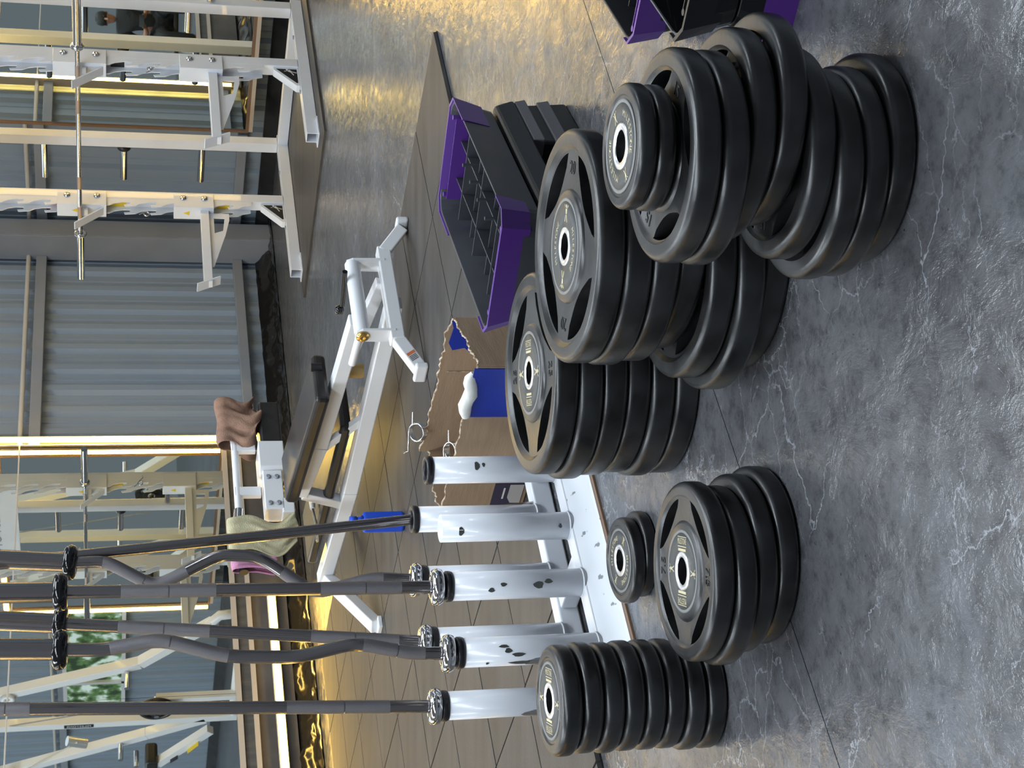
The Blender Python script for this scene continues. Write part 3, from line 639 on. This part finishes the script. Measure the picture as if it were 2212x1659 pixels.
st3 = tag(step_deck(.7, .335, .1, (.06, .06), blackgloss, blackplastic), 'upturned black step behind the nearest stack, cut by the photo edge', 'step platform'); st3.location = (2.632, 1.498, .105); st3.rotation_euler = (0, 0, SP(12))
st5 = tag(step_deck(.7, .335, .1, (.2, .2), blackplastic, purple), 'low purple ended step carrying the upturned black step at the photo edge', 'step platform'); st5.location = (2.632, 1.498, .102); st5.rotation_euler = (math.pi, 0, SP(12))
st4 = tag(step_deck(.7, .2, .1, (.06, .06), blackstep, purple), 'narrow upturned black step with purple end, just left of the one at the photo edge', 'step platform'); st4.location = (3.1, 1.915, .0); st4.rotation_euler = (0, 0, SP(12))
# scrap of torn paper by the small plates
sc = MB(); vs = []; 
for i in range(7):
    for j in range(5): vs.append((i*.02-.06+random.uniform(-.003, .003), j*.014-.03+random.uniform(-.003, .003), .004+.006*math.sin(i*1.1+j)+.004*random.random()))
sc.add(vs, [(i*5+j, i*5+j+1, (i+1)*5+j+1, (i+1)*5+j) for i in range(6) for j in range(4)], True)
so = sc.build('paper_scrap', mat('pale_paper', (.55, .43, .38), .8)); so.location = (1.81, 2.8, .001); so.rotation_euler = (0, 0, .4)
sm_ = so.modifiers.new('solid', 'SOLIDIFY'); sm_.thickness = .001
tag(so, 'crumpled pale scrap of paper on the floor beside the narrow stack of eight', 'paper')

# ------------------------------------------------------------------ power rack
rm_ = MB().box(7.115, 8.95, 5.73, 7.08, .0005, .012); tag(rm_.build('rubber_mat', tile_m), 'thin brown rubber mat under the white power rack', 'mat')
pr = tag(empty('power_rack', (0, 0, 0)), 'white power rack with toothed uprights standing before the brown framed mirror', 'power rack')
XU, XB, YL, YR, RZ = 7.95, 8.55, 7.03, 5.92, .013
def upright(y):
    u = MB().box(XU-.0375, XU+.0375, y-.0375, y+.0375, .085, 2.3).build('upright', white_p, pr, bevel=.004)
    for s in (-1, 1):
        poly = [(.0, .3)]; z = .3; p = .165
        while z < 2.2:
            for dz, ex in ((0, .032), (.3, .045), (.5, .066), (.9, .074), (.94, .058), (.72, .052), (.69, .032)): poly.append((ex, z+dz*p))
            z += p
        poly += [(.032, z), (0, z)]
        MB().prism(poly, (XU-.0376, y+s*.034, 0), (-1, 0, 0), (0, 0, 1), .006).build('toothed_strip', white_p, u)
    return u
for y in (YL, YR): upright(y)
for y in (YL, YR):
    b = MB().hollow((7.28, y, RZ+.036), (8.62, y, RZ+.036), .07).build('side_base', white_p, pr, bevel=.002)
    MB().box(7.26, 7.42, y-.055, y+.055, .0125, .0185).build('foot_plate', white_p, b)
    for xx in (7.7, 8.25): MB().tube([(xx, y-.01, RZ+.071), (xx, y-.01, RZ+.079)], .012, 8).build('base_bolt', steelwork, b)
    g = MB().prism([(0, 0), (.0, .15), (-.02, .15), (-.17, .02), (-.17, 0)], (XU-.04, y, RZ+.073), (1, 0, 0), (0, 0, 1), .05).build('corner_gusset', white_p, pr)
    gb = MB().prism([(-.012, .01), (-.012, .135), (-.145, .018), (-.145, .01)], (XU-.04, y-.0258, RZ+.073), (1, 0, 0), (0, 0, 1), .001).build('black_plate', blackplastic, g)
    fm = xform(figure_mesh(.05), Matrix.Translation((XU-.08, y-.0268, RZ+.118)) @ Matrix.Rotation(math.pi/2, 4, 'X') @ Matrix.Rotation(-.7, 4, 'Z')); link('emblem', fm, white_print, gb)
    p = MB().box(XB-.0375, XB+.0375, y-.0375, y+.0375, RZ+.072, 2.3).build('rear_post', white_p, pr, bevel=.004)
    for k, z in enumerate((1.63, 1.11, .59)):
        s = 1 if y == YL else -1
        pg = MB().tube([(XB, y+s*.038, z), (XB, y+s*.34, z)], .0235, 14).build('storage_peg', chrome, p)
        if k == 1: MB().lathe([(.024, 0), (.045, 0), (.045, .03), (.024, .045)], 20, (XB, y+s*.04, z), axis=(0, s, 0)).build('rubber_ring', blackplastic, pg)
    MB().beam((XU, y, 2.265), (XB, y, 2.265), .07).build('top_beam', white_p, pr, bevel=.004)
MB().beam((XB, YR, RZ+.036), (XB, YL, RZ+.036), .068).build('rear_base', white_p, pr, bevel=.003)
MB().tube([(XB, YR+.038, .72), (XB, YR+.2, .72)], .0235, 14).build('storage_peg', chrome, pr)
MB().beam((XB, YR, 2.265), (XB, YL, 2.265), .07).build('top_beam', white_p, pr)
hd = MB().box(XU-.046, XU-.038, YR-.03, YL+.03, 1.9, 2.3).build('header_plate', white_p, pr, bevel=.003)
me = xform(TW, Matrix.Translation((XU-.0475, (YL+YR)/2, 2.08)) @ Matrix.Rotation(-math.pi/2, 4, 'Z') @ Matrix.Rotation(math.pi/2, 4, 'X') @ Matrix.Diagonal((.14, .14, .02, 1))); link('header_lettering', me, steelwork, hd)
me = xform(TW, Matrix.Translation((XU-.0365, (YL+YR)/2, 2.08)) @ Matrix.Rotation(math.pi/2, 4, 'Z') @ Matrix.Rotation(math.pi/2, 4, 'X') @ Matrix.Diagonal((.14, .14, .02, 1))); link('header_lettering', me, steelwork, hd)
def bracket(name, y, z0, z1, parent):
    b = MB().box(XU-.118, XU+.01, y-.052, y-.046, z0, z1).box(XU-.118, XU+.01, y+.046, y+.052, z0, z1).box(XU-.122, XU-.114, y-.052, y+.052, z0, z1).build(name, white_p, parent, bevel=.002)
    for z in (z0+.06, z1-.06):
        MB().lathe([(.0001, 0), (.022, 0), (.022, .006), (.012, .012), (.0001, .012)], 14, (XU-.035, y-.052, z), axis=(0, -1, 0)).build('bolt', chrome, b)
    return b
for y in (YL, YR):
    b = bracket('hook_bracket', y, 1.225, 1.53, pr)
    MB().beam((XU-.12, y-.0, 1.245), (XU-.27, y, 1.42), .06, .008, up=(1, 0, .5)).build('hook_arm', white_p, b)
    MB().box(XU-.2, XU-.12, y-.028, y+.028, 1.34, 1.362).build('hook_seat', white_p, b)
    b = bracket('safety_bracket', y, .545, .835 if False else .8, pr)
    xe = 7.17 if y == YL else 7.22
    arm = MB().beam((XU-.12, y, .605), (xe, y, .605), .055).build('safety_arm', white_p, b, bevel=.003)
    ob = [(0, 0), (-.5, 0), (-.5, -.015), (-.2, -.1), (-.06, -.13), (0, -.13)]
    MB().prism([(0, 0), (-.5, 0), (-.5, -.015), (-.21, -.03), (-.07, -.03), (0, -.03)], (XU-.122, y, .577), (1, 0, 0), (0, 0, 1), .007).prism([(-.19, -.03), (-.21, -.03), (-.5, -.015), (-.2, -.1), (-.165, -.085)], (XU-.122, y, .577), (1, 0, 0), (0, 0, 1), .007).prism([(0, -.03), (-.045, -.03), (-.045, -.1), (-.165, -.085), (-.2, -.1), (-.06, -.13), (0, -.13)], (XU-.122, y, .577), (1, 0, 0), (0, 0, 1), .007).build('slotted_web', white_p, arm)
    MB().beam((xe+.04, y, .53), (xe-.03, y, .675), .07, .008, up=(1, 0, .5)).build('end_stop', white_p, arm)
# stickers on the uprights
def sticker(y, z0, z1, m, side='front', tri=False):
    if tri: MB().prism([(-.018, z0), (.018, z0), (0, z1)], (XU-.1225, y, 0), (0, 1, 0), (0, 0, 1), .001).build('warning_sticker', m, pr)
    else: MB().box(XU-.0390, XU-.0376, y-.03, y+.03, z0, z1).build('warning_sticker', m, pr)
sticker(YL, 1.535, 1.575, red_st); sticker(YL, 1.1, 1.215, yel_st); sticker(YL, 1.4, 1.44, yel_st, tri=True); sticker(YL, .70, .74, yel_st, tri=True); sticker(YR, 1.12, 1.2, blackplastic); sticker(YL, .44, .52, yel_st)
coil((XU-.085, YL+.045, .97), (0, 1, .2), r=.018, turns=2, legs=.05, label='small wire clip hung on the far toothed upright of the rack')
coil((XU-.085, YR+.0, .97), (.3, -1, .2), r=.018, turns=2, legs=.05, label='small wire clip hung on the near toothed upright of the rack')
ba = tag(empty('barbell', (XU-.16, 6.46, 1.388)), 'long barbell resting across the hooks of the white power rack', 'barbell')
MB().tube([(0, -.74, 0), (0, .74, 0)], .0145, 16).build('shaft', chrome, ba)
for s in (-1, 1):
    MB().lathe([(.014, -.012), (.035, -.012), (.041, 0), (.035, .012), (.026, .02), (.014, .02)], 28, (0, s*.735, 0), axis=(0, s, 0)).build('collar', chrome, ba)
    MB().tube([(0, s*.75, 0), (0, s*1.13, 0)], .025, 20).build('sleeve', chrome, ba)
    for t in (.25, .5): MB().tube([(0, s*t, 0), (0, s*(t+.1), 0)], .015, 16).build('knurled_grip', mat('knurled_bright', (.45, .36, .3), .4, .9, bump=.4, bscale=700), ba)

# ------------------------------------------------------------------ white bench
bn = tag(empty('decline_bench', (0, 0, 0)), 'white framed bench with black pads on the rubber matting', 'bench'); z0 = MAT
wb = white_b
MB().beam((4.68, 4.38, .122), (4.165, 4.38, .122), .055).build('front_crossbar', wb, bn, bevel=.005)
for xa, xf, yf in ((4.665, 4.765, 4.335), (4.18, 4.055, 4.425)):
    l = MB().beam((xa, 4.38, .122), (xf, yf, z0+.022), .055, .05).build('front_leg', wb, bn, bevel=.005)
    dx = .012 if xf > 4.4 else -.012
    MB().box(xf+dx-.012, xf+dx+.012, yf-.05, yf+.045, z0, z0+.05).build('foot_plate', wb, l, bevel=.008)
_a = Vector((4.18, 4.38, .122)); _b = Vector((4.055, 4.425, z0+.022)); _d = (_b-_a).normalized(); _r = _d.cross(Vector((0, 0, 1))).normalized(); _r = _r if _r.dot(Vector((-.67, -.74, 0))) > 0 else -_r; _t = _d.cross(_r)
_c = _a.lerp(_b, .62)+_r*.028; MB().prism([(-.02, -.018), (-.008, -.018), (-.008, .018), (-.02, .018)], _c, _d, _t, .0008).build('warning_sticker', orange_st, bn)
for _k in range(4): MB().prism([(-.004+.006*_k, -.016), (-.001+.006*_k, -.016), (-.001+.006*_k, .016), (-.004+.006*_k, .016)], _c, _d, _t, .0008).build('sticker_line', stripe, bn)
for xa in (4.6, 4.205):
    br = MB().prism([(-.035, 0), (.035, 0), (.032, .13), (.02, .155), (-.02, .155), (-.032, .13)], (xa, 4.385, .125), (0, 1, 0), (0, 0, 1), .012).build('side_bracket', wb, bn, bevel=.002)
    MB().lathe([(.0001, 0), (.026, 0), (.026, .006), (.016, .012), (.0001, .012)], 18, (xa-.007, 4.385, .255), axis=(-1, 0, 0)).build('brass_bolt', brass, br)
MB().tube([(4.207, 4.385, .255), (4.598, 4.385, .255)], .031, 20).build('roller_tube', mat('satin_white', (.72, .74, .77), .35), bn)
up_pts = [(4.4, 4.5, .245), (4.4, 5.28, .315), (4.4, 5.62, .372)]
for a, b in zip(up_pts, up_pts[1:]): MB().beam(a, b, .06, .06).build('upper_beam', wb, bn, bevel=.005)
lo_pts = [(4.4, 4.4, .105), (4.4, 5.6, .15), (4.4, 6.3, .2)]
for a, b in zip(lo_pts, lo_pts[1:]): MB().beam(a, b, .065, .065).build('lower_beam', wb, bn, bevel=.005)
MB().beam((4.52, 4.4, .14), (4.41, 4.8, .262), .05).build('brace', wb, bn, bevel=.004); MB().beam((4.4, 5.7, .16), (4.4, 5.62, .36), .05).build('post', wb, bn, bevel=.004)
MB().beam((4.4, 5.1, .14), (4.4, 5.3, .3), .035).build('brace', wb, bn, bevel=.004)
MB().tube([(4.27, 4.45, .25), (4.27, 4.62, .262)], .016, 12).build('lock_handle', wb, bn)
kn = MB().tube([(4.5, 4.33, .3), (4.5, 4.52, .292)], .011, 10).build('lever', blackgloss, bn); MB().lathe([(.0001, -.02), (.017, -.014), (.02, 0), (.017, .014), (.0001, .02)], 14, (4.5, 4.545, .3)).build('lever_knob', blackgloss, bn)
for xx in (4.4,):
    MB().tube([(4.45, 4.86, .17), (4.45, 4.86, .29)], .03, 18).build('adjusting_post', mat('knurled_brass', (.4, .28, .12), .45, .8, bump=.4, bscale=300), bn); MB().tube([(4.47, 4.86, .345), (4.47, 4.86, .39)], .019, 16).build('post_cap', blackplastic, bn)
def pad(a, b, w, th, name='pad'):
    a = Vector(a); b = Vector(b); d = (b-a); n = Vector((1, 0, 0)).cross(d).normalized(); n = n if n.z > 0 else -n; hx = Vector((w/2, 0, 0))
    return MB().hexa([a-hx-n*th/2, a+hx-n*th/2, b+hx-n*th/2, b-hx-n*th/2], [a-hx+n*th/2, a+hx+n*th/2, b+hx+n*th/2, b-hx+n*th/2]).build(name, vinylpad, bn, bevel=.018, seg=3)
pad((4.42, 4.86, .352), (4.42, 5.56, .425), .26, .06, 'back_pad'); pad((4.53, 5.15, .215), (4.53, 6.15, .272), .3, .05, 'seat_pad')
for xf, yf in ((3.9, 5.97), (4.9, 6.45)):
    l = MB().beam((4.4, 6.28, .195), (xf, yf, z0+.02), .06, .055).build('rear_leg', wb, bn, bevel=.005); MB().box(xf-.03, xf+.03, yf-.045, yf+.045, z0, z0+.02).build('foot_plate', wb, l, bevel=.004)
# leg hold cross assembly at the far end
MB().beam((4.35, 5.68, .4), (4.35, 5.68, .455), .08).build('saddle', wb, bn, bevel=.005)
MB().box(4.7, 4.96, 5.63, 5.75, .43, .53).build('roller_pad', vinylpad, bn, bevel=.012)
MB().box(4.55, 4.7, 5.61, 5.77, .43, .545).build('housing', wb, bn, bevel=.004)
bp_ = MB().box(4.33, 4.55, 5.64, 5.74, .445, .53).build('bolted_plate', wb, bn, bevel=.003)
for xx in (4.36, 4.51):
    for zz in (.47, .508): MB().lathe([(.0001, 0), (.013, 0), (.011, .007), (.0001, .008)], 12, (xx, 5.64, zz), axis=(0, -1, 0)).build('bolt', steelwork, bp_)
for zz, nm in ((.565, 'lower'), (.645, 'upper')): pass
MB().beam((4.72, 5.69, .55), (4.72, 5.69, .66), .03, .05).build('handle_post', wb, bn, bevel=.004); MB().beam((4.46, 5.69, .54), (4.46, 5.69, .66), .03, .05).build('handle_post', wb, bn, bevel=.004)
MB().tube([(4.73, 5.69, .645), (4.36, 5.69, .645)], .017, 14).build('handle_tube', wb, bn); MB().tube([(4.36, 5.69, .645), (4.25, 5.69, .655)], .022, 14).build('handle_grip', chrome, bn); MB().tube([(4.25, 5.69, .645), (4.05, 5.69, .64)], .015, 14).build('handle_tube', wb, bn)
MB().tube([(4.06, 5.69, .642), (4.02, 5.69, .64)], .021, 12).build('handle_end', blackplastic, bn)
MB().tube([(4.72, 5.69, .645), (4.9, 5.69, .655)], .017, 14).build('handle_tube', wb, bn)

# towels
def drape(name, label, material, p, q, dropa, dropb, amp, side, seed, rad=.03, nn=26, mm=34, flare=.0):
    rnd = random.Random(seed); p = Vector(p); q = Vector(q); s = Vector(side); vs = []; ph = [rnd.uniform(0, 6) for _ in range(6)]
    for i in range(nn+1):
        u = i/nn; c = p.lerp(q, u)
        for j in range(mm+1):
            v = j/mm; L = dropa+dropb+math.pi*rad; d = v*L
            if d < dropa: off = -rad; z = -(dropa-d); w = (dropa-d)/max(dropa, .01)
            elif d < dropa+math.pi*rad:
                a = (d-dropa)/rad; off = -rad*math.cos(a); z = rad*math.sin(a); w = 0
            else: off = rad; z = -(d-dropa-math.pi*rad); w = (d-dropa-math.pi*rad)/max(dropb, .01)
            f = amp*(.25+w)*(math.sin(u*7+ph[0]+z*6)+.6*math.sin(u*15+ph[1]-z*11)+.35*math.sin(u*27+ph[2]+z*20))
            along = (q-p)*(flare*w*math.sin(ph[3]+3*z*8)+.02*math.sin(ph[4]+z*25)*w)
            vs.append(c+s*(off+f)+along+Vector((0, 0, z+amp*.5*math.sin(u*9+ph[5])*(.3+w))))
    k = mm+1
    o = MB().add(vs, [(i*k+j, (i+1)*k+j, (i+1)*k+j+1, i*k+j+1) for i in range(nn) for j in range(mm)], True).build(name, material)
    md = o.modifiers.new('s', 'SOLIDIFY'); md.thickness = .006; md.offset = 0
    sb = o.modifiers.new('ss', 'SUBSURF'); sb.levels = 1; sb.render_levels = 1
    return tag(o, label, 'towel', 'towels on the bench')
drape('towel', 'crumpled brown towel hung on the far end of the bench handle', towel_br, (4.99, 5.66, .685), (4.74, 5.69, .68), .15, .15, .027, (.1, 1, 0), 3, .04, flare=.2)
drape('towel', 'olive green towel draped over the middle of the bench handle', towel_ol, (4.3, 5.68, .675), (4.12, 5.69, .67), .28, .2, .009, (.25, 1, 0), 5, .028, flare=.3)
drape('towel', 'pink towel hung at the near end of the bench handle', towel_pk, (4.1, 5.69, .668), (4.03, 5.69, .665), .17, .16, .009, (.2, 1, 0), 9, .026, flare=.2)
# cable grip lying on the bench
cg = tag(empty('cable_grip', (4.49, 5.78, .283)), 'white cable grip with a steel hook lying on the bench pad', 'cable grip')
MB().tube([(.06, .0, .016), (.0, .0, .016)], [.012, .016], 12).tube([(0, 0, .016), (-.06, 0, .016)], [.016, .012], 12).build('grip_roll', foil, cg); MB().tube([(-.06, 0, .016), (-.1, .01, .01), (-.14, 0, .008), (-.2, .02, .006), (-.24, .01, .01)], .006, 8).build('hook', chrome, cg)
# blue bottle
bo = tag(empty('blue_bottle', (3.91, 5.2, MAT)), 'square blue plastic bottle standing on the rubber matting', 'bottle'); bo.rotation_euler = (0, 0, .2)
MB().hexa([(-.034, -.034, 0), (.034, -.034, 0), (.034, .034, 0), (-.034, .034, 0)], [(-.034, -.034, .175), (.034, -.034, .175), (.034, .034, .175), (-.034, .034, .175)]).build('bottle_body', blue, bo, bevel=.012, seg=3)
MB().lathe([(.0001, .172), (.03, .172), (.024, .19), (.022, .2), (.0001, .2)], 24).build('shoulder', blue, bo); MB().lathe([(.0001, .2), (.026, .2), (.026, .228), (.0001, .23)], 24).build('cap', blue, bo)

# ------------------------------------------------------------------ things seen in the mirrors only
mc = tag(empty('cable_machine', (0, 0, 0)), 'white cable machine with slanted beams, seen in the left mirror', 'gym machine'); mx = 8.0
MB().beam((mx, 3.28, 0), (mx, 3.28, 2.3), .09).build('main_post', white_b, mc, bevel=.005)
MB().beam((mx, 3.8, 2.3), (mx, 4.28, .93), .09).build('slanted_beam', white_b, mc, bevel=.005); MB().beam((mx, 4.28, .93), (mx, 4.9, .3), .09).build('slanted_beam', white_b, mc, bevel=.005)
MB().tube([(mx, 4.85, .35), (mx, 5.0, .25), (mx, 5.02, .12), (mx, 4.9, .04), (mx, 4.6, .04), (mx, 3.28, .04)], .045, 12).build('curved_base', white_b, mc)
MB().beam((mx, 2.35, 2.35), (mx, 3.0, .85), .09).build('slanted_beam', white_b, mc, bevel=.005); MB().beam((mx, 3.0, .85), (mx, 3.25, .3), .09).build('slanted_beam', white_b, mc, bevel=.005)
MB().beam((mx, 2.2, 2.3), (mx, 3.9, 2.34), .09).build('top_beam', white_b, mc); MB().tube([(mx-.03, 3.3, 2.2), (mx-.03, 3.62, .8)], .006, 6).build('cable', steelwork, mc); MB().tube([(mx-.05, 2.4, 2.1), (mx-.05, 2.99, 1.5)], .008, 6).build('cable', cream, mc)
for (yy, zz) in ((3.85, 2.1), (2.5, 2.12), (2.44, 1.98)): MB().lathe([(.02, -.015), (.07, -.015), (.06, 0), (.07, .015), (.02, .015)], 20, (mx-.06, yy, zz), axis=(1, 0, 0)).build('pulley', white_b, mc)
MB().tube([(mx-.02, 2.9, 1.42), (mx-.02, 2.97, 1.6)], .05, 14).build('cylinder', steel, mc)
pl = MB().box(mx-.049, mx-.046, 3.255, 3.305, 1.35, 1.62).build('oval_badge', blackplastic, mc)
me = xform(TW, Matrix.Translation((mx-.0495, 3.28, 1.485)) @ Matrix.Rotation(-math.pi/2, 4, 'Z') @ Matrix.Rotation(math.pi/2, 4, 'X') @ Matrix.Rotation(math.pi/2, 4, 'Z') @ Matrix.Diagonal((.042, .042, .02, 1))); link('badge_lettering', me, white_print, pl)
for (yy, zz) in ((2.9, 1.1), (2.75, .95), (4.2, 1.05)): MB().tube([(mx-.05, yy, zz), (mx-.22, yy, zz)], .025, 12).build('storage_peg', chrome, mc)
MB().box(mx-.12, mx+.12, 2.3, 2.62, .74, .86).build('seat', vinylpad, mc, bevel=.03, seg=3); MB().beam((mx-.05, 2.5, .74), (mx-.05, 3.1, .25), .08).build('seat_beam', white_b, mc)
MB().beam((mx-.1, 2.62, .62), (mx-.1, 2.7, .55), .06, .004).build('sticker', blackplastic, mc); MB().beam((mx-.1, 2.8, .46), (mx-.1, 2.95, .36), .07, .004).build('sticker', yel_st, mc)
wp = tag(empty('weight_plate', (mx-.17, 3.74, .78)), 'black weight plate on the cable machine, seen in the left mirror', 'weight plate'); wp.rotation_euler = (0, -math.pi/2, 0)
link('rubber_body', plate_kind('k15')['body'], rubber, wp); link('steel_ring', plate_kind('k15')['ring'], steel, wp)
MB().beam((mx-.06, 3.74, .78), (mx-.06, 3.74, .04), .07).build('plate_post', white_b, mc); MB().tube([(mx-.05, 3.74, .78), (mx-.26, 3.74, .78)], .024, 12).build('plate_peg', chrome, mc)
wn = struct(empty('window_1', (XW-.02, 2.35, 1.36))); 
gm = bpy.data.materials.new('daylit_garden_glass'); gm.use_nodes = True; nt = gm.node_tree; b = nt.nodes['Principled BSDF']; n = nt.nodes.new('ShaderNodeTexNoise'); n.inputs['Scale'].default_value = 7; n.inputs['Detail'].default_value = 6
r = nt.nodes.new('ShaderNodeValToRGB'); e_ = r.color_ramp.elements; e_[0].position = .4; e_[0].color = (.02, .05, .015, 1); e_[1].position = .62; e_[1].color = (.75, .9, .85, 1); e2 = e_.new(.52); e2.color = (.12, .25, .08, 1)
tc = nt.nodes.new('ShaderNodeTexCoord'); nt.links.new(tc.outputs['Object'], n.inputs['Vector']); nt.links.new(n.outputs['Fac'], r.inputs[0]); nt.links.new(r.outputs[0], b.inputs['Emission Color']); b.inputs['Emission Strength'].default_value = .55; b.inputs['Base Color'].default_value = (.02, .02, .02, 1); b.inputs['Roughness'].default_value = .1
for k in range(3): MB().box(0, .006, -1.05+k*.7+.02, -1.05+(k+1)*.7-.02, -.28, .28).build('lit_pane', gm, wn)
for yy in (-1.05, -.35, .35, 1.05): MB().box(-.03, .02, yy-.02, yy+.02, -.32, .32).build('pane_frame', white_b, wn)
for zz in (-.3, .3): MB().box(-.03, .02, -1.07, 1.07, zz-.02, zz+.02).build('pane_frame', white_b, wn)

# ------------------------------------------------------------------ seated person (seen in the far mirror)
def person(loc, face):
    root = tag(empty('person', loc, (0, 0, face)), 'seated person in black clothes holding a phone, seen in the far mirror', 'person')
    def skinned(name, verts, edges, radii, material, parent, rootv=0, sub=2):
        me = bpy.data.meshes.new(name); me.from_pydata(verts, edges, []); o = bpy.data.objects.new(name, me); C.objects.link(o); o.parent = parent
        sk = o.modifiers.new('skin', 'SKIN')
        for i, r_ in enumerate(radii): me.skin_vertices[0].data[i].radius = (r_, r_) if not isinstance(r_, tuple) else r_; 
        me.skin_vertices[0].data[rootv].use_root = True
        sb = o.modifiers.new('sub', 'SUBSURF'); sb.levels = sub; sb.render_levels = sub; me.materials.append(material); return o
    # local frame: +x is forward, z up, seat at .48
    bv = [(0, 0, .56), (.02, 0, .72), (.05, 0, .9), (.08, 0, 1.02), (.09, 0, 1.1),                      # pelvis..neck base
          (.06, .17, 1.03), (.1, .24, .86), (.13, .25, .78), (.27, .17, .72), (.37, .09, .74),        # left arm
          (.06, -.17, 1.03), (.1, -.24, .86), (.13, -.25, .78), (.27, -.17, .72), (.37, -.09, .74),
          (.02, .11, .53), (.22, .15, .52), (.43, .18, .5), (.44, .18, .3), (.41, .18, .1), (.43, .18, .06), (.53, .2, .04),
          (.02, -.11, .53), (.22, -.15, .52), (.43, -.18, .5), (.44, -.18, .3), (.41, -.18, .1), (.43, -.18, .06), (.53, -.2, .04)]
    be = [(0, 1), (1, 2), (2, 3), (3, 4), (3, 5), (5, 6), (6, 7), (7, 8), (8, 9), (3, 10), (10, 11), (11, 12), (12, 13), (13, 14), (0, 15), (15, 16), (16, 17), (17, 18), (18, 19), (19, 20), (20, 21), (0, 22), (22, 23), (23, 24), (24, 25), (25, 26), (26, 27), (27, 28)]
    br = [(.13, .15), (.12, .15), (.125, .17), (.1, .14), .055, .07, .055, .048, .042, .028, .07, .055, .048, .042, .028, .1, .088, .065, .06, .042, .045, .035, .1, .088, .065, .06, .042, .045, .035]
    body = skinned('body', bv, be, br, skin, root)
    # clothing: shirt and trousers follow the body
    skinned('shirt', [bv[i] for i in (0, 1, 2, 3, 4, 5, 6, 7, 10, 11, 12)], [(0, 1), (1, 2), (2, 3), (3, 4), (3, 5), (5, 6), (6, 7), (3, 8), (8, 9), (9, 10)], [(.14, .165), (.135, .165), (.135, .18), (.112, .15), .058, .08, .066, .06, .08, .066, .06], blackcloth, root)
    skinned('trousers', [bv[0]]+bv[15:20]+bv[22:27], [(0, 1), (1, 2), (2, 3), (3, 4), (4, 5), (0, 6), (6, 7), (7, 8), (8, 9), (9, 10)], [(.145, .165), .112, .1, .078, .072, .056, .112, .1, .078, .072, .056], blackcloth, root)
    hd_ = [(.09, 0, 1.1), (.11, 0, 1.17), (.12, 0, 1.24), (.12, 0, 1.31)]
    head = skinned('head', hd_, [(0, 1), (1, 2), (2, 3)], [.052, .055, (.085, .075), (.085, .075)], skin, root)
    MB().prism([(0, 0), (.028, .0), (0, .05)], (.2, 0, 1.2), (1, 0, 0), (0, 0, 1), .024).build('nose', skin, head, bevel=.006)
    for s in (-1, 1):
        MB().lathe([(.0001, -.011), (.008, -.007), (.011, 0), (.008, .007), (.0001, .011)], 10, (.195, s*.032, 1.255)).build('eye', blackgloss, head); MB().lathe([(.0001, -.03), (.014, -.02), (.018, 0), (.014, .02), (.0001, .03)], 10, (.115, s*.078, 1.235)).build('ear', skin, head)
    MB().beam((.197, -.024, 1.185), (.197, .024, 1.185), .008, .007).build('mouth', mat('lips', (.22, .08, .07), .5), head)
    hv = MB(); hv.lathe([(.0001, .1), (.05, .093), (.082, .06), (.094, .01), (.09, -.045), (.07, -.06), (.0001, -.03)], 20, (.1, 0, 1.27)); hv.build('hair', hair_m, head)
    for s in (-1, 1):      # hands: palm with five fingers closed on the phone
        w = Vector((.37, s*.09, .74)); pv = [tuple(w), tuple(w+Vector((.05, -s*.02, .012))), tuple(w+Vector((.085, -s*.03, .02)))]; pe = [(0, 1), (1, 2)]; rr = [.024, .03, .026]
        for k in range(4):
            b0 = w+Vector((.085, -s*.03, .02))+Vector((0, s*(.03-.02*k), 0)); i = len(pv); L = (.03, .034, .032, .025)[k]
            pv += [tuple(b0), tuple(b0+Vector((L, -s*.004, .006))), tuple(b0+Vector((L+.012, -s*.02, .024)))]; pe += [(2, i), (i, i+1), (i+1, i+2)]; rr += [.0095, .0088, .0075]
        i = len(pv); pv += [tuple(w+Vector((.05, -s*.045, .03))), tuple(w+Vector((.08, -s*.065, .045)))]; pe += [(1, i), (i, i+1)]; rr += [.011, .009]
        skinned('hand', pv, pe, rr, skin, root, sub=1)
    return root
person((.75, 4.6, .018), math.radians(35))
ph = MB().box(-.004, .004, -.075, .075, -.037, .037).build('phone', blackgloss, None, bevel=.004); ph.location = (.75+.5*math.cos(SP(35)), 4.6+.5*math.sin(SP(35)), .808); ph.rotation_euler = (0, -.5, SP(35)); tag(ph, 'black phone in the hands of the seated person in the far mirror', 'phone')
wbn = tag(empty('flat_bench', (.75, 4.6, 0), (0, 0, SP(35))), 'black bench the person in the far mirror sits on', 'bench')
MB().box(-.25, .2, -.45, .45, .34, .405).build('seat_pad', vinylpad, wbn, bevel=.02); 
for yy in (-.35, .35): MB().box(-.2, .15, yy-.03, yy+.03, MAT+.001, .34).build('leg', white_b, wbn)
